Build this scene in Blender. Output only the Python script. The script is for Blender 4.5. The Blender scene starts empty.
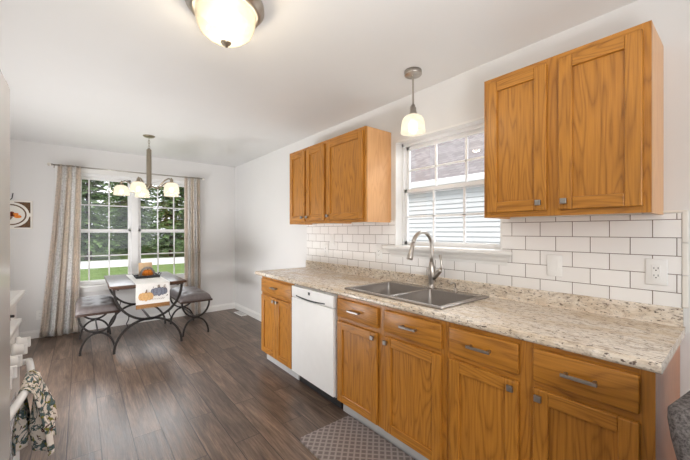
import bpy, bmesh, math, random
from mathutils import Vector, Matrix
random.seed(7)
C = bpy.context.scene
COL = C.collection
PI = math.pi

# ------------------------------------------------------------------ camera, world, sun, area lights, exposure
CAMZ = 1.3392
cam = bpy.data.cameras.new('camera'); camo = bpy.data.objects.new('camera', cam); COL.objects.link(camo)
cam.sensor_width = 36.0; cam.lens = 326.41 / 690 * 36.0; cam.shift_y = 1.35 / 690
cam.clip_start = 0.02; cam.clip_end = 300
camo.location = (0, 0, CAMZ); camo.rotation_euler = (PI / 2, 0, -0.6814)
C.camera = camo

w = bpy.data.worlds.new('sky'); C.world = w; w.use_nodes = True
bg = w.node_tree.nodes['Background']; bg.inputs[0].default_value = (0.93, 0.965, 1.0, 1); bg.inputs[1].default_value = 1.35

def light(name, kind, loc, energy, color=(1, 1, 1), size=0.1, size_y=None, target=None, parent=None):
    l = bpy.data.lights.new(name, kind); l.energy = energy; l.color = color
    o = bpy.data.objects.new(name, l); COL.objects.link(o); o.location = loc
    if kind == 'AREA':
        l.size = size
        if size_y: l.shape = 'RECTANGLE'; l.size_y = size_y
    elif kind in ('POINT', 'SPOT'):
        l.shadow_soft_size = size
    elif kind == 'SUN':
        l.angle = size
    if target is not None:
        o.rotation_euler = (Vector(target) - Vector(loc)).to_track_quat('-Z', 'Y').to_euler()
    return o

light('sun', 'SUN', (0, 0, 20), 1.1, (1.0, 0.96, 0.9), 0.06, target=(13, 9, 8))
light('added_sky_panel_far', 'AREA', (1.3, 12.5, 5.6), 420, (0.92, 0.96, 1.0), 6.0, 3.2, target=(0.7, 3.0, 0.3))  # added panel above the view, stands in for sky to give floor sheen
light('added_sky_panel_side', 'AREA', (4.3, 1.6, 3.35), 120, (0.93, 0.965, 1.0), 3.0, 0.6, target=(-0.3, 1.7, 0.75))  # added panel outside the sink window, brightens the range and counter
light('added_fill_behind_camera', 'AREA', (-0.9, -1.8, 1.6), 10, (1.0, 0.97, 0.93), 1.2, 1.2, target=(1.2, 1.7, 0.3)).data.spread = 1.5  # added fill behind the camera for cabinet fronts, no window modelled
light('bounced_flash', 'AREA', (0.15, -0.45, 1.0), 14, (1.0, 0.985, 0.97), 0.5, 0.5, target=(0.30, 0.30, 2.46)).data.spread = 2.0
light('added_ceiling_uplight', 'AREA', (-0.75, 2.66, 0.25), 4, (1.0, 0.99, 0.975), 0.5, 0.65, target=(0.3, 2.2, 2.5))  # added uplight hidden behind the half wall, brightens the ceiling
light('added_low_left_fill', 'AREA', (-1.0, 3.75, 0.42), 40, (0.99, 0.99, 1.0), 1.7, 0.7, target=(0.9, 3.75, 1.25)).data.spread = 2.6  # added fill low on the left wall, out of view, no door there
C.view_settings.view_transform = 'Standard'
C.view_settings.look = 'None'
C.view_settings.gamma = 1.0
C.view_settings.use_curve_mapping = False
C.view_settings.exposure = 0.78

# ------------------------------------------------------------------ materials
def srgb(r, g, b):
    f = lambda c: (c / 255 / 12.92) if c / 255 <= 0.04045 else ((c / 255 + 0.055) / 1.055) ** 2.4
    return (f(r), f(g), f(b), 1)

class NT:
    def __init__(s, name):
        s.m = bpy.data.materials.new(name); s.m.use_nodes = True
        s.t = s.m.node_tree; s.b = s.t.nodes['Principled BSDF']; s.out = s.t.nodes['Material Output']
    def n(s, typ, **kw):
        nd = s.t.nodes.new(typ)
        for k, v in kw.items():
            if k.startswith('i_'):
                nd.inputs[k[2:]].default_value = v
            else: setattr(nd, k, v)
        return nd
    def l(s, a, b): s.t.links.new(a, b)
    def math(s, op, a, b=None, c=None):
        nd = s.t.nodes.new('ShaderNodeMath'); nd.operation = op
        for i, v in enumerate((a, b, c)):
            if v is None: continue
            if isinstance(v, (int, float)): nd.inputs[i].default_value = v
            else: s.l(v, nd.inputs[i])
        return nd.outputs[0]
    def ramp(s, fac, stops):
        nd = s.t.nodes.new('ShaderNodeValToRGB'); e = nd.color_ramp.elements
        while len(e) < len(stops): e.new(0.5)
        for el, (p, c) in zip(e, stops): el.position = p; el.color = c
        s.l(fac, nd.inputs[0]); return nd.outputs[0]
    def mix(s, fac, a, b, blend='MIX'):
        nd = s.t.nodes.new('ShaderNodeMix'); nd.data_type = 'RGBA'; nd.blend_type = blend
        for sock, v in ((nd.inputs[0], fac), (nd.inputs[6], a), (nd.inputs[7], b)):
            if isinstance(v, (int, float, tuple)): sock.default_value = v
            else: s.l(v, sock)
        return nd.outputs[2]
    def coord(s, scale=(1, 1, 1), rnd=False, kind='Object'):
        tc = s.t.nodes.new('ShaderNodeTexCoord'); v = tc.outputs[kind]
        if rnd:
            oi = s.t.nodes.new('ShaderNodeObjectInfo')
            mul = s.math('MULTIPLY', oi.outputs['Random'], 37.0)
            cb = s.t.nodes.new('ShaderNodeCombineXYZ')
            for i in range(3): s.l(mul, cb.inputs[i])
            ad = s.t.nodes.new('ShaderNodeVectorMath'); ad.operation = 'ADD'
            s.l(v, ad.inputs[0]); s.l(cb.outputs[0], ad.inputs[1]); v = ad.outputs[0]
        mp = s.t.nodes.new('ShaderNodeMapping'); mp.inputs['Scale'].default_value = scale
        s.l(v, mp.inputs['Vector']); return mp.outputs[0]
    def noise(s, vec, scale, detail=3.0, rough=0.55, dist=0.0):
        nd = s.t.nodes.new('ShaderNodeTexNoise')
        nd.inputs['Scale'].default_value = scale; nd.inputs['Detail'].default_value = detail
        nd.inputs['Roughness'].default_value = rough; nd.inputs['Distortion'].default_value = dist
        if vec is not None: s.l(vec, nd.inputs['Vector'])
        return nd.outputs[0]
    def bump(s, h, strength=0.2, dist=0.01):
        nd = s.t.nodes.new('ShaderNodeBump'); nd.inputs['Strength'].default_value = strength
        nd.inputs['Distance'].default_value = dist; s.l(h, nd.inputs['Height']); s.l(nd.outputs[0], s.b.inputs['Normal'])
    def set(s, col=None, rough=None, metal=None, spec=None, **kw):
        if col is not None:
            if isinstance(col, tuple): s.b.inputs['Base Color'].default_value = col
            else: s.l(col, s.b.inputs['Base Color'])
        if rough is not None:
            if isinstance(rough, (int, float)): s.b.inputs['Roughness'].default_value = rough
            else: s.l(rough, s.b.inputs['Roughness'])
        if metal is not None: s.b.inputs['Metallic'].default_value = metal
        if spec is not None: s.b.inputs['Specular IOR Level'].default_value = spec
        for k, v in kw.items(): s.b.inputs[k].default_value = v
        return s.m

def plain(name, col, rough=0.5, metal=0.0, var=0.06, scale=12, spec=0.5):
    t = NT(name); v = t.noise(t.coord(), scale, 4)
    dk = tuple(c * (1 - var) for c in col[:3]) + (1,); lt = tuple(min(1, c * (1 + var)) for c in col[:3]) + (1,)
    return t.set(t.ramp(v, [(0.3, dk), (0.7, lt)]), rough, metal, spec)

M = {}
def paint(name, col, rough=0.6):
    t = NT(name); co = t.coord(); v = t.noise(co, 2.0, 3)
    dk = tuple(c * 0.985 for c in col[:3]) + (1,)
    t.bump(t.noise(co, 260, 2), 0.05, 0.002)
    return t.set(t.ramp(v, [(0.35, dk), (0.65, col)]), rough, 0, 0.3)
M['wall'] = paint('wall_paint', (0.76, 0.75, 0.74, 1))
M['ceiling'] = paint('ceiling_paint', (0.76, 0.755, 0.745, 1), 0.8)
M['trim'] = paint('white_trim_paint', (0.83, 0.82, 0.80, 1), 0.35)
M['vinyl'] = plain('white_window_vinyl', (0.84, 0.84, 0.84, 1), 0.3, 0, 0.02)

def oak(name, axis, light_c, dark_c):
    t = NT(name)
    fine = {'x': (1.5, 45, 45), 'y': (45, 1.5, 45), 'z': (45, 45, 1.5)}[axis]
    broad = {'x': (0.9, 7, 7), 'y': (7, 0.9, 7), 'z': (7, 7, 0.9)}[axis]
    nf = t.noise(t.coord(fine, True), 3.0, 5, 0.65)
    nb = t.noise(t.coord(broad, True), 1.1, 2, 0.5, 0.3)
    ring = t.math('PINGPONG', t.math('MULTIPLY', nb, 29.0), 1.0)
    ring = t.math('POWER', ring, 2.2)
    pores = t.math('MULTIPLY', t.math('SUBTRACT', nf, 0.45), 1.5)
    f = t.math('ADD', t.math('MULTIPLY', ring, 0.46), t.math('MULTIPLY', pores, 0.75))
    f = t.math('ADD', f, 0.12)
    col = t.ramp(f, [(0.0, light_c), (0.45, tuple(0.6 * a + 0.4 * b for a, b in zip(light_c, dark_c))), (1.0, dark_c)])
    t.bump(nf, 0.08, 0.002)
    return t.set(col, 0.33, 0, 0.45)
OL, OD = srgb(192, 130, 50), srgb(118, 68, 16)
M['oak_z'] = oak('oak_vertical_grain', 'z', OL, OD)
M['oak_y'] = oak('oak_horizontal_grain', 'y', OL, OD)
M['oak_side_lit'] = oak('lit_oak_veneer_side', 'z', srgb(222, 172, 120), srgb(200, 144, 94))  # side veneer with bright light and sheen put into a paler colour
M['oak_base_side_shaded'] = oak('shaded_oak_base_veneer', 'z', srgb(186, 122, 78), srgb(158, 96, 58))  # same side veneer, shade at the base put into a darker colour

def granite():
    t = NT('speckled_granite_laminate'); co = t.coord()
    st = t.coord((1.0, 0.45, 1.0))
    n1 = t.noise(st, 44, 5, 0.7, 0.5); n2 = t.noise(st, 120, 3, 0.6); n3 = t.noise(st, 80, 4, 0.65, 0.5); n4 = t.noise(st, 7, 3)
    base = t.ramp(n1, [(0.30, srgb(158, 142, 128)), (0.46, srgb(216, 204, 188)), (0.58, srgb(236, 227, 214)), (0.75, srgb(196, 187, 176))])
    base = t.mix(t.ramp(n4, [(0.40, (0, 0, 0, 1)), (0.62, (0.6, 0.6, 0.6, 1))]), base, srgb(204, 181, 150))
    dark = t.ramp(n3, [(0.575, (0, 0, 0, 1)), (0.64, (1, 1, 1, 1))])
    col = t.mix(dark, base, srgb(104, 88, 78))
    spk = t.ramp(n2, [(0.62, (0, 0, 0, 1)), (0.70, (1, 1, 1, 1))])
    col = t.mix(spk, col, srgb(84, 76, 72))
    return t.set(col, 0.26, 0, 0.5)
M['granite'] = granite()

def tiles():
    t = NT('white_subway_tile'); tc = t.t.nodes.new('ShaderNodeTexCoord')
    sep = t.n('ShaderNodeSeparateXYZ'); t.l(tc.outputs['Object'], sep.inputs[0])
    cb = t.n('ShaderNodeCombineXYZ')
    t.l(t.math('ADD', sep.outputs[1], 0.161 * 20 - 0.925), cb.inputs[0]); t.l(t.math('ADD', sep.outputs[2], 0.083 * 12 - 0.978 - 0.083), cb.inputs[1])
    br = t.n('ShaderNodeTexBrick', offset=0.5, offset_frequency=2, squash=1.0)
    br.inputs['Scale'].default_value = 1.0; br.inputs['Brick Width'].default_value = 0.161; br.inputs['Row Height'].default_value = 0.083
    br.inputs['Mortar Size'].default_value = 0.0017; br.inputs['Mortar Smooth'].default_value = 0.1; br.inputs['Bias'].default_value = 0
    br.inputs['Color1'].default_value = (0.90, 0.88, 0.86, 1); br.inputs['Color2'].default_value = (0.85, 0.83, 0.81, 1)
    br.inputs['Mortar'].default_value = srgb(112, 96, 86)
    t.l(cb.outputs[0], br.inputs['Vector'])
    inv = t.math('SUBTRACT', 1.0, br.outputs['Fac'])
    t.bump(inv, 0.5, 0.002)
    return t.set(br.outputs['Color'], t.math('ADD', 0.2, t.math('MULTIPLY', br.outputs['Fac'], 0.5)), 0, 0.5)
M['tile'] = tiles()

def floor_mat():
    t = NT('dark_wood_plank_floor'); tc = t.t.nodes.new('ShaderNodeTexCoord')
    sep = t.n('ShaderNodeSeparateXYZ'); t.l(tc.outputs['Object'], sep.inputs[0])
    cb = t.n('ShaderNodeCombineXYZ'); t.l(t.math('ADD', sep.outputs[1], 20.0), cb.inputs[0]); t.l(t.math('ADD', sep.outputs[0], 20.03), cb.inputs[1])
    br = t.n('ShaderNodeTexBrick', offset=0.37, offset_frequency=2)
    br.inputs['Scale'].default_value = 1.0; br.inputs['Brick Width'].default_value = 1.25; br.inputs['Row Height'].default_value = 0.165
    br.inputs['Mortar Size'].default_value = 0.003; br.inputs['Mortar Smooth'].default_value = 0.2
    br.inputs['Color1'].default_value = (0, 0, 0, 1); br.inputs['Color2'].default_value = (1, 1, 1, 1); br.inputs['Mortar'].default_value = (0.5, 0.5, 0.5, 1)
    t.l(cb.outputs[0], br.inputs['Vector'])
    ad = t.n('ShaderNodeVectorMath', operation='ADD'); t.l(tc.outputs['Object'], ad.inputs[0])
    sc = t.n('ShaderNodeVectorMath', operation='SCALE'); t.l(br.outputs['Color'], sc.inputs[0]); sc.inputs['Scale'].default_value = 9.0; t.l(sc.outputs[0], ad.inputs[1])
    mp = t.n('ShaderNodeMapping'); mp.inputs['Scale'].default_value = (9, 0.9, 9); t.l(ad.outputs[0], mp.inputs[0])
    g1 = t.noise(mp.outputs[0], 2.0, 6, 0.62, 0.9)
    mp2 = t.n('ShaderNodeMapping'); mp2.inputs['Scale'].default_value = (40, 2.0, 40); t.l(ad.outputs[0], mp2.inputs[0])
    g2 = t.noise(mp2.outputs[0], 3.0, 4, 0.6)
    big = t.noise(mp.outputs[0], 0.55, 2)
    c = t.ramp(g1, [(0.28, srgb(76, 64, 55)), (0.48, srgb(121, 103, 90)), (0.66, srgb(150, 129, 113)), (0.85, srgb(172, 150, 133))])
    c = t.mix(t.ramp(g2, [(0.38, (0.55, 0.55, 0.55, 1)), (0.6, (0, 0, 0, 1))]), c, srgb(62, 47, 39))
    tone = t.ramp(br.outputs['Color'], [(0.0, (0.66, 0.63, 0.62, 1)), (1.0, (1.22, 1.17, 1.12, 1))])
    c = t.mix(1.0, c, tone, 'MULTIPLY')
    c = t.mix(t.math('MULTIPLY', br.outputs['Fac'], 0.85), c, srgb(38, 28, 24))
    h = t.math('ADD', t.math('MULTIPLY', g2, 0.5), t.math('MULTIPLY', br.outputs['Fac'], -0.9))
    h = t.math('ADD', h, t.math('MULTIPLY', g1, 0.5))
    t.bump(h, 0.22, 0.006)
    return t.set(c, t.math('ADD', 0.24, t.math('MULTIPLY', g2, 0.2)), 0, 0.5)
M['floor'] = floor_mat()

M['nickel'] = plain('brushed_nickel', (0.48, 0.44, 0.40, 1), 0.28, 1.0, 0.05, 40)
M['pewter'] = plain('pewter_cabinet_hardware', (0.36, 0.34, 0.32, 1), 0.36, 1.0, 0.05, 40)
M['brass'] = plain('warm_brushed_brass', (0.36, 0.31, 0.24, 1), 0.3, 1.0, 0.05, 40)
M['steel'] = plain('satin_steel', (0.50, 0.50, 0.51, 1), 0.3, 1.0, 0.05, 40)
M['white'] = plain('white_enamel', (0.86, 0.85, 0.835, 1), 0.22, 0, 0.015)
M['whiteplastic'] = plain('white_plastic', (0.85, 0.84, 0.82, 1), 0.35, 0, 0.015)
M['dwwhite'] = plain('satin_white_dishwasher_panel', (0.86, 0.86, 0.85, 1), 0.42, 0, 0.015)
M['black'] = plain('black_enamel', (0.02, 0.02, 0.022, 1), 0.35)
M['toe'] = plain('grey_toe_kick_vinyl', (0.50, 0.50, 0.50, 1), 0.5)
M['iron'] = plain('dark_wrought_iron', (0.045, 0.04, 0.038, 1), 0.42, 0.6, 0.15)
M['sink'] = plain('dark_grey_sink_composite', (0.31, 0.28, 0.255, 1), 0.27, 0.4, 0.08, 300)
M['fridge'] = plain('glossy_white_fridge_door', (0.88, 0.87, 0.86, 1), 0.16, 0, 0.01)
M['tablewood'] = oak('dark_walnut_table', 'x', srgb(92, 68, 54), srgb(52, 37, 30))
M['leather'] = plain('grey_brown_leather', srgb(112, 104, 103), 0.5, 0, 0.15, 30)
M['benchwood'] = plain('dark_brown_bench_frame', srgb(62, 44, 35), 0.4, 0, 0.15)
M['asphalt'] = plain('pale_concrete', (0.72, 0.70, 0.68, 1), 0.9)
M['gravel'] = plain('grey_gravel', (0.22, 0.21, 0.20, 1), 0.95, 0, 0.3, 30)
def grass():
    t = NT('lawn_grass'); v = t.noise(t.coord((1, 1, 1)), 3.0, 6, 0.7)
    return t.set(t.ramp(v, [(0.3, srgb(88, 108, 60)), (0.7, srgb(122, 140, 88))]), 0.9, 0, 0.1)
M['lawn'] = grass()
M['bark'] = plain('spruce_bark', srgb(70, 56, 46), 0.9, 0, 0.3)
def needles():
    t = NT('spruce_needles'); v = t.noise(t.coord(), 0.9, 4, 0.7); oi = t.n('ShaderNodeObjectInfo')
    c = t.ramp(v, [(0.28, srgb(72, 98, 60)), (0.52, srgb(118, 146, 92)), (0.75, srgb(170, 190, 134))])
    return t.set(c, 0.8, 0, 0.2)
M['needles'] = needles()

def glass_pane():
    t = NT('window_glass'); tr = t.n('ShaderNodeBsdfTransparent'); gl = t.n('ShaderNodeBsdfGlossy'); gl.inputs['Roughness'].default_value = 0.0
    fr = t.n('ShaderNodeFresnel'); ge = t.n('ShaderNodeNewGeometry'); t.l(t.math('MULTIPLY_ADD', ge.outputs['Backfacing'], 1 / 1.45 - 1.45, 1.45), fr.inputs['IOR']); mx = t.n('ShaderNodeMixShader')
    tr.inputs[0].default_value = (0.97, 0.97, 0.97, 1)
    t.l(fr.outputs[0], mx.inputs[0]); t.l(tr.outputs[0], mx.inputs[1]); t.l(gl.outputs[0], mx.inputs[2]); t.l(mx.outputs[0], t.out.inputs[0])
    return t.m
M['glass'] = glass_pane()
def shade_glass(name, glow, strength, transp=0.35, tcol=(0.085, 0.075, 0.06, 1)):
    t = NT(name); tr = t.n('ShaderNodeBsdfTransparent'); tl = t.n('ShaderNodeBsdfTranslucent'); di = t.n('ShaderNodeBsdfGlossy')
    em = t.n('ShaderNodeEmission'); em.inputs[0].default_value = glow; em.inputs[1].default_value = strength
    tr.inputs[0].default_value = (1, 0.97, 0.9, 1); tl.inputs[0].default_value = tcol; di.inputs['Roughness'].default_value = 0.15
    v = t.noise(t.coord(), 18, 4, 0.6, 1.5)
    a = t.n('ShaderNodeMixShader'); a.inputs[0].default_value = transp; t.l(tl.outputs[0], a.inputs[1]); t.l(tr.outputs[0], a.inputs[2])
    b = t.n('ShaderNodeMixShader'); b.inputs[0].default_value = 0.06; t.l(a.outputs[0], b.inputs[1]); t.l(di.outputs[0], b.inputs[2])
    ad = t.n('ShaderNodeAddShader'); t.l(b.outputs[0], ad.inputs[0]); t.l(em.outputs[0], ad.inputs[1])
    t.l(t.math('MULTIPLY_ADD', v, strength * 0.7, strength * 0.65), em.inputs[1])
    t.l(ad.outputs[0], t.out.inputs[0]); return t.m
M['shade'] = shade_glass('lit_ribbed_glass_shade', (1.0, 0.90, 0.72, 1), 0.36, 0.38, (0.16, 0.14, 0.11, 1))
M['bowl'] = shade_glass('lit_alabaster_bowl', (1.0, 0.86, 0.64, 1), 0.17, 0.34, (0.026, 0.023, 0.018, 1))
def bulb():
    t = NT('lit_bulb'); t.b.inputs['Emission Color'].default_value = (1, 0.86, 0.62, 1); t.b.inputs['Emission Strength'].default_value = 3.0
    v = t.noise(t.coord(), 5); return t.set(t.ramp(v, [(0, (0.9, 0.85, 0.75, 1)), (1, (1, 0.95, 0.85, 1))]))
M['bulb'] = bulb()

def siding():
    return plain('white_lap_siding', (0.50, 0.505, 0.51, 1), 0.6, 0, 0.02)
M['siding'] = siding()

def shingles():
    t = NT('grey_pink_roof_shingles'); tc = t.t.nodes.new('ShaderNodeTexCoord')
    sep = t.n('ShaderNodeSeparateXYZ'); t.l(tc.outputs['Object'], sep.inputs[0]); cb = t.n('ShaderNodeCombineXYZ')
    t.l(t.math('ADD', sep.outputs[1], 40.0), cb.inputs[0]); t.l(t.math('ADD', t.math('MULTIPLY', sep.outputs[0], 1.22), 20.0), cb.inputs[1])
    br = t.n('ShaderNodeTexBrick', offset=0.5); br.inputs['Scale'].default_value = 1
    br.inputs['Brick Width'].default_value = 0.22; br.inputs['Row Height'].default_value = 0.13; br.inputs['Mortar Size'].default_value = 0.008
    br.inputs['Color1'].default_value = srgb(126, 120, 120); br.inputs['Color2'].default_value = srgb(148, 142, 142); br.inputs['Mortar'].default_value = srgb(98, 92, 95)
    t.l(cb.outputs[0], br.inputs['Vector']); v = t.noise(t.coord(), 30, 3)
    c = t.mix(t.ramp(v, [(0.35, (0.25, 0.25, 0.25, 1)), (0.65, (0, 0, 0, 1))]), br.outputs['Color'], srgb(130, 118, 118))
    return t.set(c, 0.95, 0, 0.1)
M['shingles'] = shingles()

def curtain_mat():
    t = NT('striped_beige_curtain_fabric'); tc = t.t.nodes.new('ShaderNodeTexCoord')
    uv = t.n('ShaderNodeSeparateXYZ'); t.l(tc.outputs['UV'], uv.inputs[0])
    s1 = t.math('SINE', t.math('MULTIPLY', uv.outputs[0], 2 * PI * 2.6))
    s1 = t.math('MULTIPLY_ADD', s1, 0.5, 0.5)
    v = t.noise(t.coord((26, 26, 26)), 2.0, 4, 0.75); v2 = t.noise(t.coord((1, 1, 1)), 9.0, 2)
    c = t.ramp(s1, [(0.25, srgb(238, 236, 235)), (0.5, srgb(234, 226, 218)), (0.8, srgb(226, 212, 198))])
    c = t.mix(t.ramp(v, [(0.45, (0, 0, 0, 1)), (0.62, (0.6, 0.6, 0.6, 1))]), c, srgb(184, 178, 174))
    t.bump(v, 0.2, 0.003)
    m = t.set(c, 0.9, 0, 0.1)
    tl = t.n('ShaderNodeBsdfTranslucent'); t.l(c, tl.inputs[0]); mx = t.n('ShaderNodeMixShader'); mx.inputs[0].default_value = 0.45
    t.l(t.b.outputs[0], mx.inputs[1]); t.l(tl.outputs[0], mx.inputs[2]); t.l(mx.outputs[0], t.out.inputs[0])
    return m
M['curtain'] = curtain_mat()
def fabric(name, c1, c2, scale=90, bump=0.6):
    t = NT(name); v = t.noise(t.coord(), scale, 4, 0.75); t.bump(v, bump, 0.006)
    return t.set(t.ramp(v, [(0.34, c1), (0.68, c2)]), 0.95, 0, 0.1)
M['chenille'] = fabric('grey_chenille', srgb(62, 58, 58), srgb(140, 134, 132), 120)
M['linen'] = fabric('white_linen_runner', srgb(240, 238, 234), srgb(250, 249, 246), 150, 0.15)
M['burlap'] = fabric('brown_burlap_band', srgb(140, 100, 62), srgb(180, 138, 94), 150, 0.3)
M['pumpkin'] = plain('orange_pumpkin_print', srgb(226, 184, 128), 0.8, 0, 0.12, 60)
M['pumpkinbright'] = plain('bright_orange_paint', srgb(226, 128, 32), 0.6, 0, 0.2, 60)
M['pumpkin_rib'] = plain('tan_pumpkin_rib_print', srgb(206, 152, 92), 0.8, 0, 0.15, 60)
M['blue_rib'] = plain('dark_blue_grey_rib_print', srgb(98, 102, 120), 0.8, 0, 0.25, 60)
M['bluegrey'] = plain('blue_grey_pumpkin_print', srgb(132, 136, 150), 0.8, 0, 0.25, 60)
M['ink'] = plain('brown_ink_print', srgb(110, 88, 70), 0.8)
M['beigeboard'] = plain('pale_wood_board', srgb(222, 190, 152), 0.7, 0, 0.1)
M['trayblack'] = plain('dark_slate_tray', srgb(54, 54, 58), 0.5)
def towel():
    t = NT('leaf_print_kitchen_towel'); co = t.coord((1, 1, 0.8)); n = t.n('ShaderNodeTexVoronoi', feature='DISTANCE_TO_EDGE')
    mp = t.coord((22, 26, 15)); nz = t.noise(co, 10, 3, 0.55, 1.8); nz2 = t.noise(co, 30, 2, 0.5, 2.2); nz3 = t.noise(co, 21, 2, 0.5, 3.0)
    c = t.ramp(nz, [(0.46, srgb(238, 228, 217)), (0.49, srgb(66, 82, 82)), (0.545, srgb(104, 124, 126)), (0.56, srgb(238, 228, 217)), (0.8, srgb(206, 190, 176))])
    c = t.mix(t.ramp(nz3, [(0.58, (0, 0, 0, 1)), (0.61, (1, 1, 1, 1))]), c, srgb(138, 132, 66))
    c = t.mix(t.ramp(nz2, [(0.63, (0, 0, 0, 1)), (0.66, (1, 1, 1, 1))]), c, srgb(92, 60, 56))
    return t.set(c, 0.9, 0, 0.1)
M['towel'] = towel()
def mat_mat():
    t = NT('patterned_grey_floor_mat'); tc = t.t.nodes.new('ShaderNodeTexCoord'); sp = t.n('ShaderNodeSeparateXYZ'); t.l(tc.outputs['Object'], sp.inputs[0])
    k = 1 / 0.052
    a = t.math('MULTIPLY', t.math('ADD', sp.outputs[0], sp.outputs[1]), k); b = t.math('MULTIPLY', t.math('SUBTRACT', sp.outputs[0], sp.outputs[1]), k)
    da = t.math('ABSOLUTE', t.math('SUBTRACT', t.math('FRACT', t.math('ADD', a, 50.0)), 0.5)); db = t.math('ABSOLUTE', t.math('SUBTRACT', t.math('FRACT', t.math('ADD', b, 50.0)), 0.5))
    mx = t.math('MAXIMUM', da, db)
    c = t.ramp(mx, [(0.30, srgb(112, 101, 98)), (0.36, srgb(164, 154, 150)), (0.40, srgb(128, 118, 115)), (0.46, srgb(166, 156, 152))])
    t.bump(mx, 0.25, 0.004)
    return t.set(c, 0.42, 0, 0.5)
M['mat'] = mat_mat()
def picture_mat():
    return plain('brown_corner_mosaic', srgb(96, 66, 34), 0.6, 0, 0.6, 140)
M['mosaic'] = picture_mat()
M['cream'] = plain('cream_ceramic', srgb(236, 232, 224), 0.4, 0, 0.02)
M['red'] = plain('red_berry_paint', srgb(168, 70, 48), 0.5, 0, 0.2, 80)
M['darkscreen'] = plain('dark_oven_glass', (0.03, 0.03, 0.035, 1), 0.08)
M['greystem'] = plain('grey_weathered_wood', srgb(150, 142, 136), 0.7, 0, 0.3, 60)

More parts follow.
